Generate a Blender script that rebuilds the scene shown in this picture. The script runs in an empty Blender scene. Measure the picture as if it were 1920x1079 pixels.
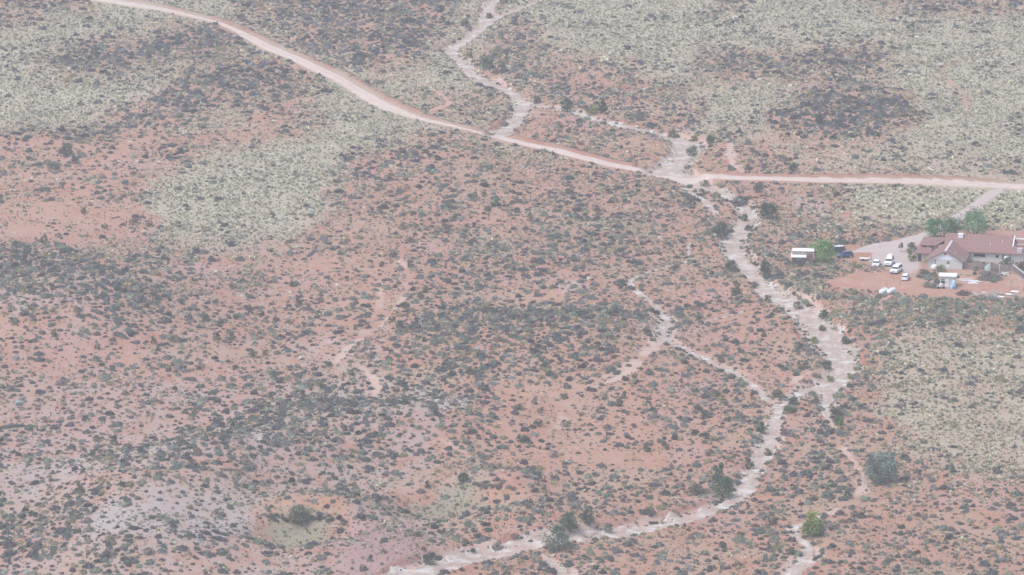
import bpy, math, random
import numpy as np

# ------------------------------------------------------------------ camera, sky, sun, exposure
SC = bpy.context.scene
COL = SC.collection
F_PX, PITCH, CAM_H = 11000.0, math.radians(12.7), 322.5
cam_data = bpy.data.cameras.new("camera")
cam_data.sensor_width = 36.0
cam_data.lens = F_PX / 1920.0 * 36.0
cam_data.clip_start = 1.0
cam_data.clip_end = 20000.0
cam = bpy.data.objects.new("camera", cam_data)
cam.location = (0, 0, CAM_H)
cam.rotation_euler = (math.pi / 2 - PITCH, 0, 0)
COL.objects.link(cam)
SC.camera = cam

SUN_EL, SUN_AZ = math.radians(58), math.radians(-125)      # azimuth from +Y towards +X
world = bpy.data.worlds.new("World")
SC.world = world
world.use_nodes = True
wn, wl = world.node_tree.nodes, world.node_tree.links
for n in list(wn):
    wn.remove(n)
w_out = wn.new("ShaderNodeOutputWorld")
w_bg = wn.new("ShaderNodeBackground")
w_sky = wn.new("ShaderNodeTexSky")
w_sky.sky_type = 'NISHITA'
w_sky.sun_disc = False
w_sky.sun_elevation = SUN_EL
w_sky.sun_rotation = SUN_AZ
w_sky.altitude = 1500
w_sky.air_density = 1.0
w_sky.dust_density = 3.0
w_sky.ozone_density = 1.0
w_hs = wn.new("ShaderNodeHueSaturation")                   # overcast: the blue is mostly gone
w_hs.inputs["Saturation"].default_value = 0.66
w_bg.inputs["Strength"].default_value = 0.13
wl.new(w_sky.outputs[0], w_hs.inputs["Color"])
wl.new(w_hs.outputs[0], w_bg.inputs["Color"])
wl.new(w_bg.outputs[0], w_out.inputs["Surface"])

sun_data = bpy.data.lights.new("sun", 'SUN')
sun_data.energy = 1.3
sun_data.angle = math.radians(16)
sun_data.color = (1.0, 0.97, 0.93)
sun = bpy.data.objects.new("sun", sun_data)
sun.rotation_euler = (math.pi / 2 - SUN_EL, 0, math.pi - SUN_AZ)
COL.objects.link(sun)

SC.view_settings.view_transform = 'Standard'
SC.view_settings.look = 'None'
SC.view_settings.exposure = 1.08
SC.view_settings.gamma = 1.0
SC.cycles.volume_bounces = 2
SC.cycles.max_bounces = 6
SC.cycles.diffuse_bounces = 3
SC.cycles.transparent_max_bounces = 8
SC.cycles.use_denoising = True

HAZE_DENSITY = 0.00014
HAZE_COLOR = (0.86, 0.93, 1.0)

# ------------------------------------------------------------------ mapping between photo pixels and ground
rng = np.random.default_rng(7)
random.seed(7)
CP, SP = math.cos(PITCH), math.sin(PITCH)


def ray(px, py):
    a = (np.asarray(px, float) - 960.0) / F_PX
    b = -(np.asarray(py, float) - 539.5) / F_PX
    return a, CP + b * SP, -SP + b * CP                    # x, y, z per unit along the lens axis


def flat(px, py, z=0.0):
    dx, dy, dz = ray(px, py)
    t = (z - CAM_H) / dz
    return dx * t, dy * t


def project(x, y, z=0.0):
    dz = z - CAM_H
    d = y * CP - dz * SP
    u = y * SP + dz * CP
    return 960.0 + F_PX * x / d, 539.5 - F_PX * u / d


# ------------------------------------------------------------------ noise
def _hash(ix, iy, seed):
    h = (ix.astype(np.int64) * 374761393 + iy.astype(np.int64) * 668265263 + seed * 1274126177) & 0xFFFFFFFF
    h = ((h ^ (h >> 13)) * 1274126177) & 0xFFFFFFFF
    return ((h ^ (h >> 16)) & 0xFFFF) / 65535.0


def vnoise(x, y, seed=0):
    x, y = np.asarray(x, float), np.asarray(y, float)
    ix, iy = np.floor(x), np.floor(y)
    fx, fy = x - ix, y - iy
    fx, fy = fx * fx * (3 - 2 * fx), fy * fy * (3 - 2 * fy)
    a, b = _hash(ix, iy, seed), _hash(ix + 1, iy, seed)
    c, d = _hash(ix, iy + 1, seed), _hash(ix + 1, iy + 1, seed)
    return (a + (b - a) * fx) + ((c + (d - c) * fx) - (a + (b - a) * fx)) * fy


def fbm(x, y, seed=0, octv=4):
    s, a, t = 0.0, 1.0, 0.0
    for k in range(octv):
        s = s + a * vnoise(x * 2 ** k, y * 2 ** k, seed + 17 * k)
        t += a
        a *= 0.5
    return s / t


def sstep(e0, e1, x):
    t = np.clip((x - e0) / (e1 - e0), 0, 1)
    return t * t * (3 - 2 * t)


# ------------------------------------------------------------------ what grows where (drawn as regions of the valley floor)
RES, RX0, RY0, RW, RH = 4.0, -320.0, -160.0, 640, 350
gx, gy = np.meshgrid(RX0 + RES * np.arange(RW), RY0 + RES * np.arange(RH))


def inside(poly, X, Y):
    c = np.zeros(X.shape, bool)
    n = len(poly)
    for i in range(n):
        x1, y1 = poly[i]
        x2, y2 = poly[(i + 1) % n]
        if y1 == y2:
            continue
        c ^= ((y1 > Y) != (y2 > Y)) & (X < (x2 - x1) * (Y - y1) / (y2 - y1) + x1)
    return c


def blur(a, r):
    for ax in (0, 1):
        for _ in range(2):
            p = np.pad(a, [(r, r) if k == ax else (0, 0) for k in (0, 1)], mode='edge')
            c = np.cumsum(p, axis=ax)
            c = np.concatenate([np.zeros_like(np.take(c, [0], axis=ax)), c], axis=ax)
            n = a.shape[ax]
            hi = np.take(c, np.arange(2 * r + 1, 2 * r + 1 + n), axis=ax)
            lo = np.take(c, np.arange(0, n), axis=ax)
            a = (hi - lo) / (2 * r + 1)
    return a


FIELDS = {k: np.zeros((RH, RW)) for k in "D P Y S R U G W V".split()}
# D dark shrubs, P pale tufts, Y yellow-green grass, S grey shale, R bare red soil, U purple soil,
# G green tint of the shrubs (against dark purple-grey), W whitish stones, V big round shrubs


def area(poly, **kw):
    m = inside(poly, gx, gy)
    for k, v in kw.items():
        FIELDS[k][m] = v


L, R_, T, B = -330, 2260, -170, 1250
area([(L, T), (R_, T), (R_, 330), (L, 330)], D=.14, P=.85, G=.1)
area([(L, 330), (R_, 330), (R_, B), (L, B)], D=.62, P=.08, G=.6, R=.15)
# --- upper left
area([(L, T), (200, T), (180, 0), (90, 30), (60, 55), (L, 62)], D=.62, P=.3, G=0)
area([(70, 120), (120, 95), (200, 80), (330, 42), (425, 48), (475, 85), (400, 112), (340, 105), (250, 125), (130, 137), (70, 134)], D=.88, P=.12, G=0)
area([(250, 200), (330, 165), (395, 122), (480, 115), (560, 125), (610, 152), (560, 180), (480, 192), (400, 185), (390, 210), (330, 232), (270, 240), (200, 262), (100, 280), (60, 290), (20, 290), (L, 280), (L, 255), (100, 252), (200, 226)], D=.85, P=.08, G=.05, R=.5)
area([(L, 290), (120, 270), (250, 262), (420, 262), (420, 310), (250, 332), (150, 352), (60, 362), (L, 372)], D=.36, P=.14, G=.4, R=.6)
area([(380, 235), (600, 205), (650, 222), (560, 252), (480, 272), (400, 258)], D=.12, P=.22, R=.7)
area([(250, 332), (450, 280), (620, 240), (760, 222), (800, 240), (760, 325), (640, 370), (620, 432), (500, 462), (350, 482), (270, 452), (230, 382)], D=.12, P=.88, G=.4)
area([(640, 300), (760, 250), (880, 262), (980, 300), (1100, 330), (1100, 380), (800, 370), (640, 400)], D=.58, P=.22, G=.4, R=.3)
area([(425, T), (870, T), (870, 0), (830, 60), (835, 90), (760, 112), (690, 132), (620, 112), (545, 72), (450, 33)], D=.74, P=.25, G=0, R=.4)
area([(470, 0), (520, 0), (560, 40), (520, 45)], D=.3, P=.7)
area([(660, 130), (760, 112), (850, 130), (930, 170), (960, 200), (900, 215), (830, 222), (740, 190)], D=.22, P=.72, G=.2)
area([(760, 190), (900, 170), (960, 205), (930, 245), (820, 218)], D=.4, P=.4, G=.4, R=.3)
area([(880, 60), (960, 20), (1020, 60), (1080, 120), (1060, 190), (980, 175), (900, 120)], D=.5, P=.45, G=.15, R=.3)
# --- upper right
area([(1000, 95), (1130, 105), (1300, 170), (1320, 240), (1250, 250), (1120, 200), (1010, 180)], D=.52, P=.38, G=.2, R=.35)
area([(960, 195), (1090, 205), (1260, 255), (1270, 312), (1160, 312), (960, 262)], D=.42, P=.22, G=.45, R=.55)
area([(1280, 102), (1450, 107), (1600, 95), (1690, 108), (1665, 126), (1600, 150), (1450, 152), (1290, 140)], D=.85, P=.15, G=0, R=.3)
area([(1640, 75), (1720, 70), (1735, 85), (1680, 95)], D=.6, P=.4, G=0)
area([(1470, 195), (1560, 168), (1640, 175), (1710, 190), (1735, 222), (1700, 250), (1600, 270), (1520, 265), (1455, 235)], D=.92, P=.06, G=0, R=.6)
area([(1540, T), (R_, T), (R_, 0), (1920, 10), (1800, 24), (1700, 20), (1620, 8)], D=.75, P=.25, G=0, R=.4)
area([(1330, -40), (1415, -40), (1410, 2), (1345, 22)], D=.6, P=.3, G=0)
area([(1300, 255), (1440, 250), (1500, 285), (1500, 330), (1300, 330)], D=.4, P=.35, G=.45, R=.5)
area([(1440, 250), (1600, 275), (1760, 285), (1920, 300), (1920, 340), (1500, 332)], D=.24, P=.68, G=.35)
# --- left and middle
area([(L, 345), (260, 345), (270, 385), (L, 400)], D=.34, P=.3, G=.5, R=.4)
area([(L, 400), (60, 395), (250, 382), (292, 410), (262, 462), (170, 486), (60, 470), (L, 476)], D=.06, P=.02, R=1.0, G=.6)
area([(L, 478), (100, 470), (330, 452), (400, 462), (330, 482), (205, 508), (60, 492), (L, 500)], D=.25, P=.6, Y=.4)
area([(L, 492), (100, 486), (172, 500), (242, 540), (330, 602), (330, 640), (200, 630), (120, 600), (L, 600)], D=1.0, P=0, G=.35)
area([(95, 540), (180, 550), (160, 572), (110, 560)], D=.25, S=.8)
area([(180, 500), (280, 505), (270, 560), (200, 540)], D=.35, S=.5, G=.5)
area([(330, 470), (640, 450), (640, 560), (420, 600), (330, 570)], D=.32, P=.18, R=.5, G=.5)
area([(370, 500), (560, 478), (600, 492), (420, 520)], D=.3, P=.55, Y=.4)
area([(L, 600), (120, 605), (200, 640), (330, 645), (500, 600), (640, 590), (640, 720), (L, 720)], D=.42, P=.04, G=.55, R=.4)
area([(620, 330), (960, 310), (1280, 345), (1280, 420), (960, 500), (640, 520)], D=.5, P=.12, Y=.25, G=.5, R=.35)
area([(620, 400), (760, 395), (800, 560), (740, 620), (640, 640)], D=.32, P=.05, R=.6, G=.6)
area([(800, 480), (960, 430), (1120, 395), (1270, 410), (1240, 470), (1050, 500), (820, 530)], D=.52, P=.08, Y=.75, G=.55)
area([(960, 450), (1150, 440), (1250, 470), (1150, 520), (980, 500)], D=.78, P=.03, Y=.25, G=.3)
area([(800, 500), (1180, 490), (1190, 560), (1000, 590), (820, 580)], D=.58, P=.02, Y=.2, R=.4, G=.5)
area([(1035, 545), (1060, 532), (1110, 530), (1165, 550), (1150, 562), (1060, 562)], D=.1, S=1.0, Y=0)
area([(700, 640), (780, 590), (900, 575), (1080, 590), (1190, 600), (1235, 620), (1210, 690), (1140, 730), (1000, 730), (860, 720), (740, 700)], D=1.0, P=0, G=.45, R=.35, Y=.08)
area([(1160, 620), (1235, 612), (1240, 640), (1200, 690), (1140, 695)], D=.7, P=.05, W=.7, S=.25, G=.8)
area([(1240, 500), (1400, 490), (1480, 600), (1510, 700), (1440, 740), (1280, 660)], D=.42, P=.03, G=.75, R=.55, Y=.12)
area([(1260, 400), (1360, 460), (1400, 560), (1300, 580), (1220, 520)], D=.45, P=.03, G=.75, R=.4, Y=.45)
# --- right
area([(1540, 352), (1700, 350), (1860, 350), (R_, 355), (R_, 440), (1900, 440), (1860, 395), (1800, 430), (1700, 430), (1600, 400)], D=.1, P=1.0, V=0, G=.5)
area([(1440, 352), (1560, 352), (1580, 420), (1470, 425)], D=.22, P=.3, S=.6, Y=.2)
area([(1430, 420), (1600, 410), (1720, 440), (1600, 465), (1470, 460), (1420, 440)], D=.42, P=.5, R=.2, Y=.7, G=.6)
area([(1600, 430), (1720, 425), (1730, 455), (1640, 466)], D=.5, P=.5, V=.3, G=.8)
area([(1400, 470), (1560, 492), (1560, 540), (1640, 560), (1640, 620), (1590, 650), (1500, 570), (1430, 530)], D=.8, P=.3, V=.5, G=.8, Y=.5)
area([(1640, 562), (1700, 555), (R_, 565), (R_, 625), (1700, 635), (1620, 640)], D=1.0, P=.2, V=.9, G=.9, Y=.5)
area([(1625, 640), (1700, 630), (R_, 620), (R_, 900), (1840, 915), (1740, 895), (1660, 850), (1620, 760)], D=.24, P=.70, R=.3, G=.55, Y=.25)
area([(1580, 640), (1650, 640), (1640, 760), (1590, 740)], D=.6, P=.3, G=.6, V=.3)
area([(1560, 760), (1650, 770), (1700, 880), (1600, 880), (1550, 830)], D=.62, P=.08, G=.6, R=.3)
area([(1540, 860), (1640, 880), (1820, 905), (R_, 890), (R_, 960), (1600, 950)], D=.5, P=.3, G=.6, Y=.2)
area([(1240, 760), (1440, 760), (1430, 930), (1240, 950)], D=.62, P=.04, G=.6, R=.3)
# --- bottom left
area([(L, 720), (620, 720), (600, 800), (300, 840), (L, 860)], D=.5, P=.05, G=.5, R=.45)
area([(600, 700), (800, 690), (940, 760), (900, 830), (640, 840), (480, 800)], D=.85, P=.02, G=.5)
area([(520, 760), (700, 740), (760, 830), (520, 880), (380, 850)], D=1.0, G=.5)
area([(800, 745), (900, 740), (920, 790), (830, 810), (770, 790)], D=.4, S=.75, U=.3, G=.5)
area([(930, 740), (1240, 700), (1240, 860), (960, 880), (900, 820)], D=.36, P=.06, R=.7, G=.55)
area([(200, 860), (500, 840), (560, 900), (420, 950), (220, 960), (180, 900)], D=.95, S=.25, G=.55)
area([(215, 862), (320, 858), (335, 884), (240, 890)], D=.3, S=1.0)
area([(440, 850), (500, 843), (500, 868), (445, 872)], D=.25, S=.9)
area([(L, 860), (180, 860), (180, 930), (L, 940)], D=.35, R=.3, S=.35, G=.5)
area([(L, 930), (220, 930), (420, 960), (480, 1010), (300, 1090), (L, B)], D=.78, S=.3, G=.5)
area([(155, 1020), (200, 998), (260, 1004), (255, 1030), (180, 1036)], D=.05, S=1.0)
area([(250, 960), (480, 960), (500, 1000), (430, 1080), (260, 1080), (240, 1010)], D=.5, S=.35, G=.55)
area([(480, 985), (540, 968), (640, 972), (640, 1005), (560, 1022), (490, 1016)], D=.12, P=.15, Y=1.0, S=.3)
area([(500, 962), (545, 966), (610, 964), (650, 978), (662, 1004), (640, 1010), (625, 985), (560, 974), (505, 974)], D=1.0, Y=.2, G=.4, P=0)
area([(860, 898), (960, 910), (955, 940), (920, 925), (860, 908)], D=.9, Y=.2, G=.4)
area([(640, 1000), (780, 990), (830, 1040), (740, 1090), (620, 1080)], D=.28, U=1.0, G=.5)
area([(740, 925), (860, 900), (950, 915), (930, 945), (840, 955), (740, 948)], D=.2, P=.1, Y=.9, S=.4)
area([(900, 950), (1100, 940), (1130, 985), (1010, 1002), (900, 995)], D=.5, U=.7, S=.5, G=.55)
area([(620, 940), (760, 945), (900, 960), (800, 990), (650, 990)], D=.45, P=.15, Y=.2, G=.6)
m = (gx < 840) & (gy > 700)
FIELDS["S"][m] = np.maximum(FIELDS["S"][m], .56)
FIELDS["U"][m] = np.maximum(FIELDS["U"][m], .50)
m = (gx < 640) & (gy > 390) & (gy <= 700)
FIELDS["U"][m] = np.maximum(FIELDS["U"][m], .52)
FIELDS["S"][m] = np.maximum(FIELDS["S"][m], .46)
area([(200, 985), (330, 965), (480, 965), (500, 1000), (400, 1040), (260, 1045)], S=.72, D=.45)
area([(190, 850), (340, 845), (360, 880), (300, 905), (220, 900)], S=.74, D=.6)
area([(0, 870), (150, 865), (180, 905), (60, 930), (0, 925)], S=.68)
area([(20, 590), (180, 600), (160, 625), (20, 620)], S=.66)
area([(640, 745), (720, 735), (720, 770), (640, 780)], S=.7)
area([(478, 982), (540, 966), (645, 970), (650, 1006), (560, 1026), (485, 1020)], S=.3, U=.35, Y=1.0, D=.12, P=.2)
area([(735, 925), (860, 900), (955, 915), (935, 948), (840, 958), (735, 950)], S=.4, U=.35, Y=.95, D=.2, P=.1)
area([(560, 640), (760, 600), (760, 640), (720, 690), (760, 740), (690, 745), (560, 700)], S=.55, D=.4)
area([(960, 760), (1100, 740), (1090, 800), (980, 810)], S=.5, U=.3, D=.2)
RAW = {k: v.copy() for k, v in FIELDS.items()}
for k in FIELDS:
    FIELDS[k] = blur(FIELDS[k], {'P': 6, 'D': 4, 'S': 4, 'U': 7, 'Y': 6, 'R': 6}.get(k, 3))


def look(k, px, py, warp=True):
    px, py = np.asarray(px, float), np.asarray(py, float)
    if warp:
        wx = (fbm(px / 55, py / 26, 5, 3) - .5) * 70
        wy = (fbm(px / 55, py / 26, 9, 3) - .5) * 34
        wx = wx + (fbm(px / 16, py / 8, 15, 2) - .5) * 36
        wy = wy + (fbm(px / 16, py / 8, 19, 2) - .5) * 18
        px, py = px + wx, py + wy
    u = np.clip((px - RX0) / RES, 0, RW - 1.001)
    v = np.clip((py - RY0) / RES, 0, RH - 1.001)
    i, j = u.astype(int), v.astype(int)
    fu, fv = u - i, v - j
    a = FIELDS[k]
    return (a[j, i] * (1 - fu) + a[j, i + 1] * fu) * (1 - fv) + (a[j + 1, i] * (1 - fu) + a[j + 1, i + 1] * fu) * fv


# ------------------------------------------------------------------ dry washes, road, yard outlines
# each wash: points (px, py, width in metres)
WASHES = [
    [(1262, 318, 9), (1288, 336, 9), (1318, 346, 7), (1345, 357, 6), (1368, 368, 4), (1392, 382, 3.4), (1404, 398, 4), (1398, 412, 6), (1390, 424, 7.5),
     (1378, 440, 6.5), (1372, 458, 6.2), (1382, 478, 6), (1396, 498, 5.5), (1412, 518, 4.5), (1432, 540, 5), (1456, 560, 8), (1488, 576, 9.5), (1512, 594, 8.5),
     (1526, 614, 8), (1540, 634, 10), (1556, 652, 11), (1572, 672, 8.5), (1584, 690, 7.5), (1578, 706, 8), (1560, 724, 6.5), (1552, 744, 3.4), (1547, 768, 2.6), (1556, 792, 1.5)],
    [(1590, 696, 5), (1556, 722, 6), (1528, 732, 4.5), (1500, 742, 3.5), (1476, 755, 3), (1459, 775, 3), (1452, 800, 3.2), (1446, 822, 3.4), (1434, 846, 3.6), (1420, 870, 4),
     (1408, 890, 4.2), (1398, 910, 5), (1372, 934, 6), (1335, 949, 6), (1290, 962, 6.5), (1240, 974, 6.5), (1185, 988, 7), (1130, 1000, 7.5), (1065, 1010, 6.5), (1000, 1018, 6),
     (935, 1030, 6), (880, 1043, 6.5), (835, 1058, 7), (790, 1074, 7.5), (740, 1094, 8), (680, 1120, 8)],
    [(1300, 452, .8), (1288, 466, 1.2), (1295, 482, 1.4), (1285, 497, 1.2), (1250, 503, 1.1), (1205, 514, 1.3), (1184, 528, 1.6), (1180, 541, 1.8), (1196, 554, 2.2), (1222, 568, 2.6), (1238, 590, 2.4),
     (1251, 612, 3.6), (1244, 634, 4.4), (1242, 650, 4), (1262, 662, 2.6), (1300, 674, 2.2), (1345, 690, 2.6), (1388, 708, 2.6), (1416, 728, 3), (1446, 758, 2.6)],
    [(1244, 652, 3.4), (1222, 676, 2.6), (1196, 698, 3), (1170, 716, 2.8), (1120, 732, 1.4), (1070, 742, .8), (1050, 755, .8), (1040, 770, 1), (1058, 786, 1.2), (1052, 800, 1.4), (1025, 812, .8), (1018, 838, .5)],
    [(1405, 588, 1), (1370, 596, 1.2), (1330, 604, 1.6), (1290, 612, 1.4), (1255, 622, 1.2)],
    [(758, 470, .9), (750, 490, 1.4), (762, 512, 2.2), (768, 535, 1.6), (755, 560, 1.4), (735, 590, 1.8), (715, 618, 1.2), (680, 645, 1.8), (640, 665, 2), (625, 690, 1.2), (640, 702, .6)],
    [(672, 690, .8), (695, 708, 2.2), (706, 726, 3), (702, 745, 1.2)],
    [(718, 520, .6), (712, 550, 1.5), (716, 590, 1.1), (700, 625, 1.1), (660, 650, .8)],
    [(1030, -14, 3), (1000, 2, 3), (966, 18, 2.6), (930, 30, 2.6), (905, 44, 4), (885, 62, 4.4), (858, 78, 4.6), (842, 88, 5), (856, 104, 3.6), (872, 120, 3.2), (888, 134, 5),
     (918, 146, 7), (945, 158, 5), (968, 170, 4), (980, 184, 4.5), (974, 206, 5), (962, 226, 4.5), (944, 240, 5.5), (930, 252, 6)],
    [(935, -14, 4), (918, 12, 4.5), (904, 40, 4)],
    [(978, 182, 3), (1010, 190, 2.6), (1060, 200, 3), (1100, 212, 4), (1140, 224, 4), (1190, 236, 4.5), (1232, 246, 4), (1270, 254, 6), (1288, 262, 10), (1294, 274, 9), (1282, 288, 6), (1266, 302, 8), (1255, 314, 12), (1258, 324, 13)],
    [(1372, 270, 1.5), (1366, 290, 2), (1376, 310, 2.6), (1392, 322, 1.8)],
    [(1560, 962, .8), (1535, 970, 1.2), (1500, 982, 1.6), (1484, 988, 2), (1494, 1002, 1.6), (1516, 1018, 2.4), (1520, 1034, 2.8), (1504, 1052, 3.4), (1482, 1070, 3.6), (1455, 1096, 3.4)],
    [(1012, 1034, 1), (1036, 1048, 2.6), (1060, 1068, 3.6), (1082, 1092, 4)],
    [(1336, 400, 2), (1352, 404, 1.4), (1310, 372, 2.4), (1282, 352, 3)],
    [(1555, 700, 1.2), (1520, 708, 1.2), (1492, 718, 1.6), (1478, 732, 1)],
    [(1550, 758, 2.4), (1546, 776, 2), (1556, 796, 1.6), (1566, 818, 1.4), (1572, 840, 1.4)], [(640, 640, 1.5), (560, 660, .8), (480, 690, .8), (400, 700, .6)],
    [(60, 600, .8), (150, 640, 1.0), (240, 660, 1.0), (300, 640, .8), (360, 600, .8), (460, 590, .6)], [(1190, 695, 1.4), (1130, 720, 1.2), (1090, 738, 1), (1020, 748, .8), (960, 742, .6)],
    [(780, 800, .8), (820, 838, 1), (880, 852, 1.2), (930, 900, .8), (1000, 912, .5)],
    [(985, 740, .5), (1000, 752, .7), (985, 768, .6), (960, 790, .5)],
    [(1572, 838, 1.2), (1590, 855, 2), (1604, 872, 1.8), (1616, 892, 1.4), (1622, 915, 2), (1604, 938, 2.2), (1560, 964, 1.6)],
]
ROAD_UP = [(120, -22), (213, -1), (267, 6), (333, 21), (383, 32), (427, 46), (467, 61), (500, 76), (533, 92), (567, 107), (600, 122), (640, 140), (683, 163), (723, 186), (757, 202), (790, 217), (827, 227), (873, 240),
           (923, 252), (973, 263), (1040, 280), (1107, 298), (1157, 310), (1207, 318), (1279, 323), (1347, 328), (1413, 331), (1513, 334), (1613, 337), (1713, 339), (1813, 342), (1920, 347), (2080, 354)]
ROAD_LO = [(85, -16), (187, 2), (250, 11), (300, 19), (350, 29), (400, 41), (433, 54), (467, 74), (500, 91), (550, 114), (600, 138), (640, 156), (680, 181), (713, 199), (757, 213), (800, 225), (847, 235), (890, 247),
           (940, 263), (990, 275), (1040, 289), (1073, 298), (1140, 315), (1207, 325), (1245, 333), (1290, 338), (1347, 338), (1413, 340), (1513, 343), (1613, 345), (1713, 348), (1813, 352), (1920, 357), (2080, 364)]
DRIVE = [(1880, 353, 4.5), (1858, 364, 3.6), (1836, 380, 3.6), (1815, 396, 3.6), (1795, 411, 3.8), (1772, 430, 4), (1748, 446, 4.5), (1716, 456, 6), (1686, 466, 9), (1655, 473, 10), (1620, 477, 6), (1596, 480, 3)]
TRAILS = [
    [(1990, 70, 2.2), (1920, 86, 2.2), (1870, 96, 2), (1830, 106, 2.2), (1790, 116, 1.8), (1762, 128, 1.6), (1768, 144, 2.2), (1790, 160, 3), (1808, 176, 2.6), (1814, 200, 2.6), (1812, 228, 2)],
    [(1680, 556, 1.6), (1664, 566, 1.5), (1650, 578, 1.2), (1650, 592, 1.2), (1653, 606, 1.4)],
    [(1000, 1, .8), (800, 140, .8), (786, 150, 1), (850, 186, 1.2), (826, 198, 2.4), (800, 204, 2.5)][2:],
]
YARD_GRAVEL = [(1640, 470), (1690, 459), (1722, 462), (1716, 492), (1736, 500), (1736, 510), (1712, 524), (1692, 520), (1664, 510), (1630, 504), (1624, 490)]
YARD_RED = [(1550, 534), (1580, 526), (1640, 520), (1690, 516), (1720, 524), (1740, 545), (1765, 540), (1800, 528), (1860, 526), (1920, 522), (2040, 520), (2040, 568), (1920, 568), (1800, 566), (1720, 561), (1690, 556), (1640, 548), (1590, 550), (1556, 544)]
YARD_HOUSE = [(1734, 506), (1805, 505), (1850, 508), (1862, 514), (1800, 520), (1736, 514)]
excl = np.zeros((RH, RW))
for poly in (YARD_GRAVEL, YARD_RED, YARD_HOUSE):
    excl[inside(poly, gx, gy)] = 1
excl[inside([(1716, 470), (1740, 486), (1740, 505), (1803, 506), (1820, 496), (2060, 506), (2060, 440), (1770, 440), (1716, 455)], gx, gy)] = 1
excl[inside([(1480, 478), (1526, 478), (1526, 497), (1480, 499)], gx, gy)] = 1
excl[inside([(1566, 466), (1604, 466), (1640, 482), (1640, 504), (1560, 490)], gx, gy)] = 1
FIELDS["X"] = excl
FIELDS["XR"] = blur(inside(YARD_RED, gx, gy).astype(float) + inside(YARD_HOUSE, gx, gy), 2)
FIELDS["XG"] = blur(inside(YARD_GRAVEL, gx, gy).astype(float), 2)

# ------------------------------------------------------------------ terrain
HILLS = [(60, 560, 26, 46, 4.5), (210, 600, 20, 30, 2.5), (960, 660, 30, 30, 3.2), (1110, 640, 16, 24, 2.0), (300, 925, 15, 24, 6.5), (480, 880, 14, 16, 4.5), (620, 810, 18, 18, 4.0),
         (190, 1030, 16, 20, 3.5), (330, 1060, 16, 16, 3), (850, 800, 14, 16, 2.5), (720, 1045, 13, 14, 3.0), (1000, 985, 13, 12, 3.0), (1100, 548, 10, 14, 1.6), (620, 955, 9, 9, 2.2), (925, 905, 10, 8, 2.0),
         (572, 1000, 10, 11, -3.4), (845, 940, 13, 11, -2.6), (560, 962, 10, 7, 1.6), (640, 985, 5, 9, 1.4), (930, 915, 7, 8, 1.6), (1600, 225, 24, 50, 2.0), (1700, 620, 26, 60, 1.6), (1660, 560, 20, 30, 1.2)]
HILLS = [(*flat(a, b), sx, sy, h) for a, b, sx, sy, h in HILLS]


def base_h(x, y):
    h = (fbm(x / 90, y / 140, 31, 3) - .5) * 3.0 + (fbm(x / 14, y / 18, 41, 3) - .5) * 0.7
    for cx, cy, sx, sy, a in HILLS:
        ax = np.abs((x - cx) / sx)
        ay = np.abs((y - cy) / sy)
        h = h + a * np.exp(-0.5 * (ax ** 2 + ay ** 2) ** (2.6 if a < 0 else 1.35))
    return h


def densify(pts, step=2.0, lift=True):
    P = np.array([[*flat(p[0], p[1]), p[2]] for p in pts])
    for _ in range(2):                                     # corner cutting for smooth bends
        Q = [P[0]]
        for i in range(len(P) - 1):
            Q += [P[i] * .75 + P[i + 1] * .25, P[i] * .25 + P[i + 1] * .75]
        P = np.array(Q + [P[-1]])
    d = np.concatenate([[0], np.cumsum(np.hypot(*(P[1:, :2] - P[:-1, :2]).T))])
    n = max(4, int(d[-1] / step))
    s = np.linspace(0, d[-1], n)
    return np.stack([np.interp(s, d, P[:, k]) for k in range(3)], 1), s


MINOR = (3, 5, 6, 7, 11, 15, 16, 17, 18, 19, 20, 21, 22)
for _w in (2, 4):
    WASHES[_w] = [(a, b, c * .78) for a, b, c in WASHES[_w]]
WASH_LINES = [densify(w, .9) for i, w in enumerate(WASHES) if i not in MINOR]
MINOR_LINES = [densify(WASHES[i]) for i in MINOR]
DRIVE_LINE = densify(DRIVE)
TRAIL_LINES = [densify(t) for t in TRAILS[1:]]
OLD_TRACK = [densify(TRAILS[0])]


def line_dist(x, y, lines):
    """distance past the edge of the nearest line (negative inside), and its width"""
    shp = np.shape(x)
    x, y = np.ravel(x), np.ravel(y)
    best = np.full(x.shape, 1e6)
    wid = np.zeros(x.shape)
    for P, s in lines:
        lo, hi = P[:, :2].min(0) - 25, P[:, :2].max(0) + 25
        sel = np.where((x > lo[0]) & (x < hi[0]) & (y > lo[1]) & (y < hi[1]))[0]
        if len(sel) == 0:
            continue
        for blk in np.array_split(np.arange(len(P) - 1), max(1, len(P) // 20)):
            a0, b0 = P[blk[0]:blk[-1] + 2, :2].min(0) - 25, P[blk[0]:blk[-1] + 2, :2].max(0) + 25
            q = sel[(x[sel] > a0[0]) & (x[sel] < b0[0]) & (y[sel] > a0[1]) & (y[sel] < b0[1])]
            if len(q) == 0:
                continue
            for i in blk:
                A, Bp = P[i], P[i + 1]
                dx, dy = Bp[0] - A[0], Bp[1] - A[1]
                t = np.clip(((x[q] - A[0]) * dx + (y[q] - A[1]) * dy) / (dx * dx + dy * dy + 1e-9), 0, 1)
                w = A[2] + (Bp[2] - A[2]) * t
                d = np.hypot(x[q] - A[0] - dx * t, y[q] - A[1] - dy * t) - w * .5
                m = d < best[q]
                best[q[m]] = d[m]
                wid[q[m]] = w[m]
    return best.reshape(shp), wid.reshape(shp)


def axis(lo, hi, step, far):
    core = np.arange(lo, hi + step, step)
    g = step * 1.5 ** np.arange(1, 40)
    g = np.cumsum(g)
    g = g[g < far]
    return np.concatenate([lo - g[::-1], core, core[-1] + g])


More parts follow.
